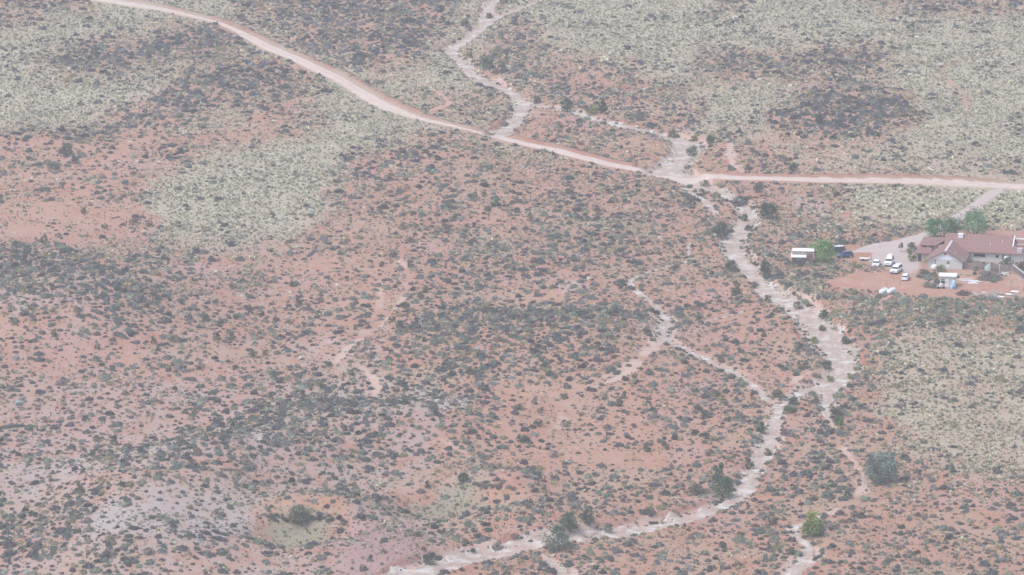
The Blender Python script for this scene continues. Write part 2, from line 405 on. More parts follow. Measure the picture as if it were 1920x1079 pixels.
xs = axis(-200, 200, 0.75, 3600)
ys = axis(1120, 1960, 0.95, 4200)
ys = ys[ys > -1500]
GX, GY = np.meshgrid(xs, ys)
HB = base_h(GX, GY)
core = (np.abs(GX) < 230) & (GY > 1090) & (GY < 1990)
WD, WW = np.full(GX.shape, 1e6), np.zeros(GX.shape)
WD[core], WW[core] = line_dist(GX[core], GY[core], WASH_LINES)
MD, MW = np.full(GX.shape, 1e6), np.zeros(GX.shape)
MD[core], MW[core] = line_dist(GX[core], GY[core], MINOR_LINES)
DD = np.full(GX.shape, 1e6)
DD[core] = line_dist(GX[core], GY[core], [DRIVE_LINE])[0]
TD = np.full(GX.shape, 1e6)
TD[core] = line_dist(GX[core], GY[core], TRAIL_LINES)[0]
GPX, GPY = project(GX, GY)
road_mask = inside(ROAD_UP + ROAD_LO[::-1], GPX, GPY) & core
rp = [flat(*p) for p in ROAD_UP]
rq = [flat(a, b - (1.5 if a > 1340 else 0)) for a, b in ROAD_LO]
RU_D = np.full(GX.shape, 1e6)
ru = np.array([[p[0], p[1], .1] for p in rp])
RU_D[core] = line_dist(GX[core], GY[core], [(ru, None)])[0]
above = GPY < np.interp(GPX, [p[0] for p in ROAD_UP], [p[1] for p in ROAD_UP])
carve = np.clip(WW * .22, .15, 1.5)
HZ = HB - carve * (1 - sstep(-.3, 1.6, WD))
cut_amt = np.clip(fbm(GX / 30, GY / 60, 77, 3) * 2.4 - .45, .45, 1)
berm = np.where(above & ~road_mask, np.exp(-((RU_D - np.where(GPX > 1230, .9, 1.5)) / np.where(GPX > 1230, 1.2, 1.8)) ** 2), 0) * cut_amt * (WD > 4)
HZ = HZ + berm * 1.3


def hfun(x, y):
    x, y = np.asarray(x, float), np.asarray(y, float)
    i = np.clip(np.searchsorted(xs, x) - 1, 0, len(xs) - 2)
    j = np.clip(np.searchsorted(ys, y) - 1, 0, len(ys) - 2)
    fx = np.clip((x - xs[i]) / (xs[i + 1] - xs[i]), 0, 1)
    fy = np.clip((y - ys[j]) / (ys[j + 1] - ys[j]), 0, 1)
    return (HZ[j, i] * (1 - fx) + HZ[j, i + 1] * fx) * (1 - fy) + (HZ[j + 1, i] * (1 - fx) + HZ[j + 1, i + 1] * fx) * fy


def ground(px, py):
    z = 0.0
    for _ in range(12):
        x, y = flat(px, py, z)
        z = .5 * z + .5 * hfun(x, y)
    return float(x), float(y), float(hfun(x, y))


# flatten the compound so that buildings and cars stand level
yard_z = 0.9
cx0, cy0 = flat(1760, 505)
blend = 1 - sstep(0.8, 1.25, np.sqrt(((GX - cx0) / 46) ** 2 + ((GY - cy0) / 50) ** 2))
blend = np.where(GPX > 1470, blend, 0) * (WD > 3)
HZ = HZ * (1 - blend) + (yard_z + (HZ - HB) * .3) * blend

# ------------------------------------------------------------------ materials


def mat(name, build):
    m = bpy.data.materials.new(name)
    m.use_nodes = True
    nt = m.node_tree
    p = nt.nodes["Principled BSDF"]
    p.inputs["Roughness"].default_value = .9
    p.inputs["Specular IOR Level"].default_value = .15
    build(nt, p)
    return m


def nd(nt, t, **kw):
    n = nt.nodes.new(t)
    for k, v in kw.items():
        if k in n.inputs.keys():
            n.inputs[k].default_value = v
        else:
            setattr(n, k, v)
    return n


def noise(nt, scale, vec=None, detail=4, rough=.55, size=(1, 1, 1)):
    n = nd(nt, "ShaderNodeTexNoise", Scale=scale, Detail=detail, Roughness=rough)
    if vec is None:
        vec = nd(nt, "ShaderNodeTexCoord").outputs["Object"]
    if size != (1, 1, 1):
        mp = nd(nt, "ShaderNodeMapping")
        mp.inputs["Scale"].default_value = size
        nt.links.new(vec, mp.inputs[0])
        vec = mp.outputs[0]
    nt.links.new(vec, n.inputs["Vector"])
    return n.outputs["Fac"]


def ramp(nt, fac, stops):
    r = nd(nt, "ShaderNodeValToRGB")
    e = r.color_ramp.elements
    while len(e) < len(stops):
        e.new(.5)
    for el, (pos, c) in zip(e, stops):
        el.position = pos
        el.color = (*c, 1) if len(c) == 3 else c
    nt.links.new(fac, r.inputs[0])
    return r.outputs[0]


def mix(nt, fac, a, b, mode='MIX'):
    m = nd(nt, "ShaderNodeMix", data_type='RGBA', blend_type=mode)
    for sock, v in ((m.inputs[0], fac), (m.inputs[6], a), (m.inputs[7], b)):
        if isinstance(v, (int, float)):
            sock.default_value = v
        elif isinstance(v, tuple):
            sock.default_value = (*v, 1) if len(v) == 3 else v
        else:
            nt.links.new(v, sock)
    return m.outputs[2]


def mth(nt, op, a, b=0.0, clamp=False):
    m = nd(nt, "ShaderNodeMath", operation=op, use_clamp=clamp)
    for s, v in ((m.inputs[0], a), (m.inputs[1], b)):
        if isinstance(v, (int, float)):
            s.default_value = v
        else:
            nt.links.new(v, s)
    return m.outputs[0]


def plain(name, c, rough=.8, var=.25, scale=3.0, spec=.2, metal=0.0):
    def b(nt, p):
        f = noise(nt, scale, detail=5)
        lo = tuple(x * (1 - var) for x in c)
        hi = tuple(min(.95, x * (1 + var * .7)) for x in c)
        nt.links.new(ramp(nt, f, [(.3, lo), (.7, hi)]), p.inputs["Base Color"])
        p.inputs["Roughness"].default_value = rough
        p.inputs["Specular IOR Level"].default_value = spec
        p.inputs["Metallic"].default_value = metal
    return mat(name, b)


def leaf_mat(name):
    def b(nt, p):
        a = nd(nt, "ShaderNodeAttribute", attribute_name="tint")
        nt.links.new(a.outputs["Color"], p.inputs["Base Color"])
        p.inputs["Roughness"].default_value = 1
        p.inputs["Specular IOR Level"].default_value = .05
    return mat(name, b)


SAND = (.50, .375, .30)


def soil_build(nt, p):
    a = nd(nt, "ShaderNodeAttribute", attribute_name="cover_a")
    b = nd(nt, "ShaderNodeAttribute", attribute_name="cover_b")
    sa = nd(nt, "ShaderNodeSeparateColor")
    sb = nd(nt, "ShaderNodeSeparateColor")
    nt.links.new(a.outputs["Color"], sa.inputs[0])
    nt.links.new(b.outputs["Color"], sb.inputs[0])
    sand, shale, litter, yellow = sa.outputs[0], sa.outputs[1], sa.outputs[2], a.outputs["Alpha"]
    bare, purple, gravel, cut = sb.outputs[0], sb.outputs[1], sb.outputs[2], b.outputs["Alpha"]
    big = noise(nt, .035, detail=5, rough=.6)
    mid = noise(nt, .28, detail=6, rough=.65, size=(1, .6, 1))
    fine = noise(nt, 2.2, detail=5, rough=.7, size=(1, .55, 1))
    patch = noise(nt, .09, detail=6, rough=.62, size=(1, .55, 1))
    c = ramp(nt, mid, [(.22, (.335, .145, .08)), (.42, (.42, .205, .125)), (.58, (.475, .25, .16)), (.76, (.54, .35, .255))])
    c = mix(nt, ramp(nt, patch, [(.40, (0, 0, 0)), (.68, (.85, .85, .85))]), c, ramp(nt, fine, [(.3, (.41, .265, .185)), (.7, (.53, .385, .295))]))
    c = mix(nt, ramp(nt, big, [(.44, (0, 0, 0)), (.60, (.9, .9, .9))]), c, ramp(nt, fine, [(.3, (.37, .27, .19)), (.7, (.50, .40, .30))]))
    c = mix(nt, ramp(nt, big, [(.36, (.85, .85, .85)), (.48, (0, 0, 0))]), c, ramp(nt, fine, [(.3, (.40, .265, .225)), (.7, (.53, .40, .36))]))
    rill = noise(nt, .16, detail=7, rough=.72, size=(.5, 1.0, 1))
    c = mix(nt, ramp(nt, rill, [(.485, (0, 0, 0)), (.5, (.6, .6, .6)), (.515, (0, 0, 0))]), c, (.56, .43, .36))
    c = mix(nt, mth(nt, 'MULTIPLY', bare, .6), c, ramp(nt, mid, [(.25, (.47, .25, .175)), (.5, (.55, .335, .25)), (.75, (.60, .43, .355))]))
    c = mix(nt, 1.0, c, (.84, .745, .71), 'MULTIPLY')
    # dead grass litter, broken up
    def spread(w, f, gain=2.2):
        t = mth(nt, 'ADD', mth(nt, 'MULTIPLY', w, gain), mth(nt, 'SUBTRACT', f, gain * .5 + .45))
        return mth(nt, 'MULTIPLY', mth(nt, 'MULTIPLY', t, 2.2, True), mth(nt, 'MULTIPLY', w, 1.6, True))
    lit = mth(nt, 'ADD', mth(nt, 'MULTIPLY', mid, .6), mth(nt, 'MULTIPLY', patch, .4))
    c = mix(nt, mth(nt, 'MULTIPLY', spread(litter, lit, 1.15), .8), c, ramp(nt, fine, [(.3, (.34, .305, .22)), (.5, (.41, .38, .28)), (.7, (.49, .46, .35))]))
    c = mix(nt, mth(nt, 'MULTIPLY', spread(yellow, mid, 1.7), .85), c, ramp(nt, fine, [(.3, (.21, .195, .14)), (.7, (.32, .30, .215))]))
    c = mix(nt, spread(shale, mid, 1.5), c, ramp(nt, fine, [(.3, (.35, .285, .265)), (.7, (.475, .41, .385))]))
    c = mix(nt, mth(nt, 'MULTIPLY', spread(purple, mid, 1.4), .8), c, ramp(nt, fine, [(.3, (.29, .17, .16)), (.7, (.38, .25, .235))]))
    c = mix(nt, spread(sand, mid, 1.4), c, ramp(nt, fine, [(.25, (.50, .33, .26)), (.7, SAND)]))
    c = mix(nt, spread(gravel, mid, 1.4), c, ramp(nt, fine, [(.3, (.44, .345, .31)), (.7, (.53, .43, .39))]))
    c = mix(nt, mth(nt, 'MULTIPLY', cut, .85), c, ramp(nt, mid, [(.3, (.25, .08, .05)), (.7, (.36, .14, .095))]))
    # pebbles and crumbs of rock of another tone
    pe = ramp(nt, fine, [(.28, (1.3, 1.27, 1.25)), (.38, (1, 1, 1)), (.58, (.98, .98, .98)), (.70, (.70, .69, .69))])
    c = mix(nt, 1.0, c, pe, 'MULTIPLY')
    nt.links.new(c, p.inputs["Base Color"])
    bp = nd(nt, "ShaderNodeBump", Strength=.5, Distance=.35)
    nt.links.new(mth(nt, 'ADD', mid, mth(nt, 'MULTIPLY', fine, .4)), bp.inputs["Height"])
    nt.links.new(bp.outputs[0], p.inputs["Normal"])
    p.inputs["Roughness"].default_value = 1
    p.inputs["Specular IOR Level"].default_value = 0.05


def sand_build(nt, p):
    uv = nd(nt, "ShaderNodeAttribute", attribute_name="flow")
    st = noise(nt, 1.0, uv.outputs["Vector"], detail=6, rough=.7, size=(.9, .14, 1))
    br = noise(nt, .30, detail=6, rough=.68, size=(.8, .75, 1))
    fine = noise(nt, 2.4, detail=5, rough=.7)
    c = ramp(nt, st, [(.28, (.36, .25, .195)), (.46, (.45, .34, .275)), (.6, (.52, .415, .35)), (.74, (.63, .56, .505))])
    c = mix(nt, mth(nt, 'MULTIPLY', ramp(nt, br, [(.50, (0, 0, 0)), (.60, (1, 1, 1))]), .75), c, (.66, .62, .575))
    c = mix(nt, mth(nt, 'MULTIPLY', ramp(nt, br, [(.34, (1, 1, 1)), (.46, (0, 0, 0))]), .6), c, (.42, .28, .225))
    c = mix(nt, .45, c, ramp(nt, fine, [(.3, (.6, .6, .6)), (.7, (1.0, 1.0, 1.0))]), 'MULTIPLY')
    nt.links.new(c, p.inputs["Base Color"])
    bp = nd(nt, "ShaderNodeBump", Strength=.4, Distance=.25)
    nt.links.new(mth(nt, 'ADD', st, mth(nt, 'MULTIPLY', fine, .5)), bp.inputs["Height"])
    nt.links.new(bp.outputs[0], p.inputs["Normal"])


def road_build(nt, p):
    uv = nd(nt, "ShaderNodeAttribute", attribute_name="flow")
    tr = noise(nt, 1.0, uv.outputs["Vector"], detail=5, rough=.6, size=(.8, .02, 1))
    mid = noise(nt, .4, detail=5)
    sx = nd(nt, "ShaderNodeSeparateXYZ")
    nt.links.new(uv.outputs["Vector"], sx.inputs[0])
    rut = ramp(nt, mth(nt, 'MULTIPLY', sx.outputs[0], .125), [(0, (.84, .80, .78)), (.14, (.93, .91, .90)), (.28, (1.06, 1.06, 1.06)), (.40, (.95, .94, .93)), (.52, (.90, .88, .87)), (.62, (1.0, 1.0, 1.0)), (.72, (1.07, 1.07, 1.07)), (.86, (.93, .91, .9)), (1, (.86, .81, .79))])
    c = ramp(nt, tr, [(.3, (.49, .375, .305)), (.5, (.56, .455, .385)), (.7, (.63, .535, .47))])
    c = mix(nt, .35, c, ramp(nt, mid, [(.3, (.50, .34, .27)), (.7, (.68, .56, .50))]))
    c = mix(nt, .8, c, rut, 'MULTIPLY')
    nt.links.new(c, p.inputs["Base Color"])
    bp = nd(nt, "ShaderNodeBump", Strength=.3, Distance=.1)
    nt.links.new(tr, bp.inputs["Height"])
    nt.links.new(bp.outputs[0], p.inputs["Normal"])


def drive_build(nt, p):
    uv = nd(nt, "ShaderNodeAttribute", attribute_name="flow")
    tr = noise(nt, 1.0, uv.outputs["Vector"], detail=5, rough=.6, size=(1.1, .03, 1))
    c = ramp(nt, tr, [(.3, (.42, .33, .295)), (.7, (.54, .445, .41))])
    nt.links.new(c, p.inputs["Base Color"])


def trail_build(nt, p):
    uv = nd(nt, "ShaderNodeAttribute", attribute_name="flow")
    tr = noise(nt, 1.0, uv.outputs["Vector"], detail=5, rough=.6, size=(1.2, .2, 1))
    c = ramp(nt, tr, [(.3, (.42, .22, .155)), (.7, (.54, .33, .25))])
    nt.links.new(c, p.inputs["Base Color"])


M = {
    "soil": mat("red_desert_soil", soil_build), "sand": mat("wash_sand", sand_build), "road": mat("graded_dirt", road_build),
    "drive": mat("driveway_gravel", drive_build), "trail": mat("trail_dirt", trail_build), "leaf": leaf_mat("foliage"),
    "bark": plain("bark", (.17, .13, .10)), "twig": plain("grey_twigs", (.24, .20, .18), var=.4),
    "roof": plain("red_brown_shingles", (.27, .155, .135), .85, .16, 1.6), "wall": plain("grey_beige_stucco", (.56, .55, .52), .9, .12),
    "wall_warm": plain("beige_stone_wall", (.46, .38, .30), .9, .3, 1.5), "white": plain("white_paint", (.80, .80, .79), .5, .06),
    "gable": plain("pale_gable_boards", (.74, .76, .78), .7, .08), "fascia": plain("dark_brown_trim", (.16, .10, .085)),
    "dark": plain("dark_opening", (.05, .05, .055), .4), "glass": plain("window_glass", (.022, .035, .05), .25, .3, spec=.12),
    "brownwall": plain("brown_boards", (.20, .14, .115), .9, .35, 1.2), "roofwhite": plain("white_roof_sheet", (.82, .81, .80), .55, .05, 1.0),
    "fence": plain("weathered_fence_wood", (.27, .21, .19), .9, .3, 1.5), "metal": plain("galvanised_metal", (.55, .56, .57), .45, .15, spec=.4),
    "wood": plain("grey_timber", (.38, .33, .30), .9, .3, 2.0), "rust": plain("rusty_metal", (.28, .13, .09), .85, .35),
    "blue": plain("blue_plastic", (.10, .27, .62), .5, .15), "paleblue": plain("pale_blue_plastic", (.45, .60, .70), .5, .12),
    "teal": plain("teal_glass", (.20, .33, .33), .2, .2, spec=.5), "tarp": plain("whitish_tarp", (.66, .60, .58), .7, .2, .8), "black": plain("black_rubber", (.025, .025, .027), .8, .2),
    "carwhite": plain("white_car_paint", (.80, .81, .83), .25, .03, spec=.5), "carblue": plain("dark_blue_car_paint", (.035, .06, .15), .22, .08, spec=.5),
    "carblack": plain("black_car_paint", (.03, .032, .036), .3, .1, spec=.5), "lamp": plain("lamp_lens", (.62, .63, .62), .15, .1, spec=.6), "red": plain("red_lens", (.40, .03, .03), .25, .1),
    "panel": plain("panel_back", (.34, .35, .37), .5, .12), "cell": plain("dark_solar_cells", (.03, .04, .075), .15, .1, spec=.5),
    "rock": plain("pale_rock", (.44, .36, .33), .95, .25, 1.2), "tank": plain("white_tank_enamel", (.86, .86, .86), .3, .03, spec=.4),
    "green_tarp": plain("grey_green_sheet", (.33, .40, .37), .7, .15),
}

# ------------------------------------------------------------------ mesh helpers


def link(name, me, m=None, parent=None):
    o = bpy.data.objects.new(name, me)
    if m is not None and not me.materials:
        me.materials.append(m)
    COL.objects.link(o)
    if parent:
        o.parent = parent
    return o


def np_mesh(name, V, Fc, smooth=False):
    me = bpy.data.meshes.new(name)
    V = np.asarray(V, np.float32)
    Fc = np.asarray(Fc, np.int32)
    n, k = Fc.shape
    me.vertices.add(len(V))
    me.vertices.foreach_set("co", V.ravel())
    me.loops.add(n * k)
    me.loops.foreach_set("vertex_index", Fc.ravel())
    me.polygons.add(n)
    me.polygons.foreach_set("loop_start", np.arange(0, n * k, k, dtype=np.int32))
    if smooth:
        me.polygons.foreach_set("use_smooth", np.ones(n, bool))
    me.update(calc_edges=True)
    return me


def col_attr(me, name, rgb, alpha=None):
    a = me.attributes.new(name, 'FLOAT_COLOR', 'POINT')
    d = np.ones((len(rgb), 4), np.float32)
    d[:, :3] = rgb
    if alpha is not None:
        d[:, 3] = alpha
    a.data.foreach_set("color", d.ravel())


def tag(o, label=None, cat=None, group=None, kind=None):
    for k, v in (("label", label), ("category", cat), ("group", group), ("kind", kind)):
        if v:
            o[k] = v
    return o


def thing(name, label, cat, loc, rz=0.0, group=None):
    o = bpy.data.objects.new(name, None)
    o.empty_display_size = .5
    o.location = loc
    o.rotation_euler = (0, 0, rz)
    COL.objects.link(o)
    return tag(o, label, cat, group)


def copy_tree(o, parent=None):
    c = o.copy()
    COL.objects.link(c)
    c.parent = parent
    for ch in o.children:
        copy_tree(ch, c)
    return c


class MB:
    """collects shapes; build() links them as one mesh object"""

    def __init__(self):
        self.v, self.f = [], []

    def add(self, v, f):
        o = len(self.v)
        self.v += [tuple(map(float, p)) for p in v]
        self.f += [tuple(i + o for i in q) for q in f]
        return self

    def box(self, x0, x1, y0, y1, z0, z1):
        return self.add([(x0, y0, z0), (x1, y0, z0), (x1, y1, z0), (x0, y1, z0), (x0, y0, z1), (x1, y0, z1), (x1, y1, z1), (x0, y1, z1)],
                        [(0, 3, 2, 1), (4, 5, 6, 7), (0, 1, 5, 4), (1, 2, 6, 5), (2, 3, 7, 6), (3, 0, 4, 7)])

    def hull(self, low, high):
        """loft between two rings with the same number of points, capped"""
        n = len(low)
        return self.add(list(low) + list(high), [tuple(range(n - 1, -1, -1)), tuple(range(n, 2 * n))] + [(i, (i + 1) % n, n + (i + 1) % n, n + i) for i in range(n)])

    def loft(self, rings, cap=True):
        n = len(rings[0])
        v = [p for r in rings for p in r]
        f = [(k * n + i, k * n + (i + 1) % n, (k + 1) * n + (i + 1) % n, (k + 1) * n + i) for k in range(len(rings) - 1) for i in range(n)]
        if cap:
            f += [tuple(range(n - 1, -1, -1)), tuple(range((len(rings) - 1) * n, len(rings) * n))]
        return self.add(v, f)

    def slab(self, quad, t):
        """a sloping sheet from four corners, thickness t downwards"""
        return self.hull([(x, y, z - t) for x, y, z in quad], quad)

    def tube(self, pts, rad, n=6):
        pts = [np.array(p, float) for p in pts]
        if not hasattr(rad, '__len__'):
            rad = [rad] * len(pts)
        rings = []
        for i, p in enumerate(pts):
            d = pts[min(i + 1, len(pts) - 1)] - pts[max(i - 1, 0)]
            d /= np.linalg.norm(d) + 1e-9
            u = np.cross(d, (0, 0, 1) if abs(d[2]) < .9 else (1, 0, 0))
            u /= np.linalg.norm(u)
            w = np.cross(d, u)
            rings.append([tuple(p + rad[i] * (math.cos(2 * math.pi * k / n) * u + math.sin(2 * math.pi * k / n) * w)) for k in range(n)])
        return self.loft(rings)

    def lathe(self, prof, n=16, ax='z', c=(0, 0, 0)):
        rings = []
        for r, h in prof:
            ring = []
            for k in range(n):
                a = 2 * math.pi * k / n
                q = (r * math.cos(a), r * math.sin(a), h)
                if ax == 'x':
                    q = (q[2], q[0], q[1])
                if ax == 'y':
                    q = (q[1], q[2], q[0])
                ring.append((q[0] + c[0], q[1] + c[1], q[2] + c[2]))
            rings.append(ring)
        return self.loft(rings)

    def build(self, name, m, parent=None, smooth=False, bevel=0.0):
        me = bpy.data.meshes.new(name)
        me.from_pydata(self.v, [], self.f)
        if smooth:
            for p in me.polygons:
                p.use_smooth = True
        me.update()
        o = link(name, me, m, parent)
        if bevel:
            b = o.modifiers.new("bevel", 'BEVEL')
            b.width = bevel
            b.segments = 2
            b.limit_method = 'ANGLE'
        return o


# ------------------------------------------------------------------ the setting: ground, road, washes, driveway, trails
nx, ny = len(xs), len(ys)
ii = (np.arange(ny - 1)[:, None] * nx + np.arange(nx - 1)[None, :]).ravel()
gm = np_mesh("ground", np.stack([GX, GY, HZ], -1).reshape(-1, 3), np.stack([ii, ii + 1, ii + nx + 1, ii + nx], 1), smooth=True)
fld = {k: look(k, GPX, GPY) for k in "P Y S R U W".split()}
for k in ("XR", "XG"):
    fld[k] = look(k, GPX, GPY, False)
near_wash = (1 - sstep(.0, 2.4, WD + (fbm(GX / 5, GY / 9, 3, 3) - .5) * 4)) * np.clip(WW / 3.0, .35, 1)
minor = (1 - sstep(-.4, 1.6, MD + (fbm(GX / 3, GY / 6, 4, 3) - .5) * 3.4)) * np.clip(MW / 1.6, .45, 1) * np.clip(fbm(GX / 8, GY / 14, 14, 3) * 2.8 - .35, 0, 1)
near_wash = np.maximum(near_wash, minor * .85)
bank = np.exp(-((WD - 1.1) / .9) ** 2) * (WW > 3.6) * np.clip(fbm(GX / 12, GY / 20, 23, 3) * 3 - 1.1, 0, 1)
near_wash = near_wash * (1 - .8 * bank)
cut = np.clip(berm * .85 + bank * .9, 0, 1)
tk = (1 - sstep(-.6, 1.4, line_dist(GX, GY, OLD_TRACK)[0] + (fbm(GX / 4, GY / 9, 6, 3) - .5) * 3)) * .3
fld["R"] = np.maximum(fld["R"], tk)
fld["P"] = fld["P"] * (1 - tk)
quiet = 1 - np.clip(fld["XR"] + fld["XG"], 0, 1)
ca = np.stack([np.clip(near_wash, 0, 1), np.clip(fld["S"], 0, 1) * quiet, np.clip(fld["P"] * 1.05, 0, 1) * quiet], -1).reshape(-1, 3)
cb = np.stack([np.clip(fld["R"] + fld["XR"], 0, 1), fld["U"], np.clip(fld["XG"], 0, 1)], -1).reshape(-1, 3)
col_attr(gm, "cover_a", ca, (np.clip(fld["Y"], 0, 1) * quiet).ravel())
col_attr(gm, "cover_b", cb, cut.ravel())
tag(link("ground", gm, M["soil"]), kind="structure")


def strip(name, lines, m, lift, ragged=.3, bed=True):
    """one mesh of ribbons that follow the terrain; the rims dip under the soil"""
    V, Fq, UV = [], [], []
    cross = np.array([-1.12, -1, -.8, -.55, -.28, 0, .28, .55, .8, 1, 1.12])
    for li, (P, s) in enumerate(lines):
        d = np.gradient(P[:, :2], axis=0)
        d /= np.linalg.norm(d, axis=1)[:, None] + 1e-9
        nrm = np.stack([-d[:, 1], d[:, 0]], 1)
        sd = 100 * li + (5 if bed else 50)
        wl_ = P[:, 2] * .5 * (1 + ragged * 2.2 * (fbm(s / 4.5, s * 0 + sd, 11, 4) - .5))
        wr_ = P[:, 2] * .5 * (1 + ragged * 2.2 * (fbm(s / 4.5, s * 0 + sd, 12, 4) - .5))
        tp = np.clip(np.minimum(s + .2, s[-1] - s + .2) / 5.0, .04, 1) ** .8
        wl_, wr_ = wl_ * tp, wr_ * tp
        W = np.where(cross[None, :] < 0, wl_[:, None], wr_[:, None]) * cross[None, :]
        X = P[:, 0, None] + nrm[:, 0, None] * W
        Y = P[:, 1, None] + nrm[:, 1, None] * W
        Z = hfun(X, Y) + lift + .012 * li
        Z[:, [0, -1]] -= lift + .25
        o = sum(len(v) for v in V)
        n, k = W.shape
        V.append(np.stack([X, Y, Z], -1).reshape(-1, 3))
        UV.append(np.stack([W + sd * 3.7, np.broadcast_to(s[:, None] + sd, W.shape), 0 * W], -1).reshape(-1, 3))
        q = (np.arange(n - 1)[:, None] * k + np.arange(k - 1)[None, :]).ravel() + o
        Fq.append(np.stack([q, q + k, q + k + 1, q + 1], 1))
    me = np_mesh(name, np.concatenate(V), np.concatenate(Fq), smooth=True)
    col_attr(me, "flow", np.concatenate(UV))
    return tag(link(name, me, m), kind="structure")


def wash_run(idx, cuts=()):
    return WASH_LINES[idx]


strip("dry_wash", WASH_LINES, M["sand"], .07, .8)


def along(pts, n):
    P = np.array(pts)
    d = np.concatenate([[0], np.cumsum(np.hypot(*(P[1:] - P[:-1]).T))])
    t = np.linspace(0, d[-1], n)
    return np.stack([np.interp(t, d, P[:, k]) for k in (0, 1)], 1), t


U_, sN = along(rp, 420)
L_, _t = along(rq, 420)
for a in (U_, L_):                                          # smooth the graded edges
    for _ in range(6):
        a[1:-1] = (a[:-2] + a[1:-1] * 2 + a[2:]) / 4
    a += ((fbm(sN / 7, sN * 0 + a[0, 0], 8, 3) - .5) * .9)[:, None] * np.array([0.2, 1.0])
ts = np.array([-.02, .05, .18, .35, .5, .65, .82, .95, 1.02])
RX = U_[:, 0, None] + (L_ - U_)[:, 0, None] * ts
RY = U_[:, 1, None] + (L_ - U_)[:, 1, None] * ts
RZ = hfun(RX, RY)
RZ = np.maximum(RZ.mean(1)[:, None], RZ) + .15
RZ[:, [0, -1]] -= .9
n_, k_ = RX.shape
q = (np.arange(n_ - 1)[:, None] * k_ + np.arange(k_ - 1)[None, :]).ravel()
rme = np_mesh("dirt_road", np.stack([RX, RY, RZ], -1).reshape(-1, 3), np.stack([q, q + 1, q + k_ + 1, q + k_], 1), smooth=True)
col_attr(rme, "flow", np.stack([np.broadcast_to(ts * 8, RX.shape), np.broadcast_to(sN[:, None], RX.shape), 0 * RX], -1).reshape(-1, 3))
tag(link("dirt_road", rme, M["road"]), kind="structure")
strip("gravel_driveway", [DRIVE_LINE], M["drive"], .10, .15, False)
strip("dirt_trail", TRAIL_LINES, M["trail"], .12, .35, False)

# ------------------------------------------------------------------ plants: small variants


def shrub_variant(seed, n_leaf=46, tall=.55):
    """an untidy dome of leaf clumps, about 1 m wide"""
    r = np.random.default_rng(seed)
    V, Fc, sh = [], [], []
    # inner body: lumpy dome
    na, nh = 9, 4
    off = r.normal(0, .12, 2)
    el = r.uniform(.8, 1.25)
    body = []
    for j in range(nh):
        ph = j / (nh - .4) * math.pi / 2
        for i in range(na):
            a = 2 * math.pi * i / na + r.normal(0, .08)
            k = .40 * r.uniform(.72, 1.12)
            body.append((k * el * math.cos(a) * math.cos(ph) + off[0] * j / nh, k / el * math.sin(a) * math.cos(ph) + off[1] * j / nh, max(-.05, tall * .86 * math.sin(ph) * r.uniform(.8, 1.1)) - (.06 if j == 0 else 0)))
    body.append((off[0], off[1], tall * .9))
    for j in range(nh - 1):
        for i in range(na):
            a_, b_ = j * na + i, j * na + (i + 1) % na
            Fc += [(a_, b_, b_ + na), (a_, b_ + na, a_ + na)]
    for i in range(na):
        Fc.append(((nh - 1) * na + i, (nh - 1) * na + (i + 1) % na, nh * na))
    V += body
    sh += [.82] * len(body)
    for _ in range(n_leaf):
        a, ph = r.uniform(0, 2 * math.pi), math.asin(r.uniform(.05, 1))
        k = .40 * r.uniform(.8, 1.22)
        p = np.array([k * el * math.cos(a) * math.cos(ph) + off[0] * .5, k / el * math.sin(a) * math.cos(ph) + off[1] * .5, tall * math.sin(ph) * r.uniform(.75, 1.1)])
        d = np.array([math.cos(a) * math.cos(ph), math.sin(a) * math.cos(ph), math.sin(ph) + .5]) + r.normal(0, .35, 3)
        d /= np.linalg.norm(d)
        t = np.cross(d, r.normal(0, 1, 3))
        t /= np.linalg.norm(t)
        s = r.uniform(.07, .15)
        o = len(V)
        V += [tuple(p - t * s * .6 - d * s * .5), tuple(p + t * s * .6 - d * s * .5), tuple(p + d * s)]
        Fc.append((o, o + 1, o + 2))
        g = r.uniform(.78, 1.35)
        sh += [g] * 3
    return np.array(V), np.array(Fc), np.array(sh)


def tuft_variant(seed, n=26, tall=.5):
    r = np.random.default_rng(seed)
    V, Fc, sh = [], [], []
    for _ in range(n):
        a = r.uniform(0, 2 * math.pi)
        lean = r.uniform(.1, 1.05)
        base = r.normal(0, .09, 2)
        h = tall * r.uniform(.55, 1.1)
        tip = (base[0] + math.cos(a) * lean * h * .8, base[1] + math.sin(a) * lean * h * .8, h * (1.15 - .45 * lean))
        t = np.array([-math.sin(a), math.cos(a)]) * r.uniform(.05, .10)
        o = len(V)
        midp = (base[0] * .4 + tip[0] * .6, base[1] * .4 + tip[1] * .6, tip[2] * .72)
        V += [(base[0] - t[0] * .5, base[1] - t[1] * .5, -.05), (base[0] + t[0] * .5, base[1] + t[1] * .5, -.05),
              (midp[0] + t[0], midp[1] + t[1], midp[2]), (midp[0] - t[0], midp[1] - t[1], midp[2]), tip]
        Fc += [(o, o + 1, o + 2), (o, o + 2, o + 3), (o + 3, o + 2, o + 4)]
        g = r.uniform(.85, 1.15)
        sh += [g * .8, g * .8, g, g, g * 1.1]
    return np.array(V), np.array(Fc), np.array(sh)


SHRUBS = [shrub_variant(100 + i, 44 + (i % 3) * 8, .28 + .035 * (i % 4)) for i in range(12)]
TUFTS = [tuft_variant(200 + i, 22 + (i % 3) * 5, .46 + .05 * (i % 3)) for i in range(8)]
BLADES = [tuft_variant(300 + i, 9, .34) for i in range(6)]


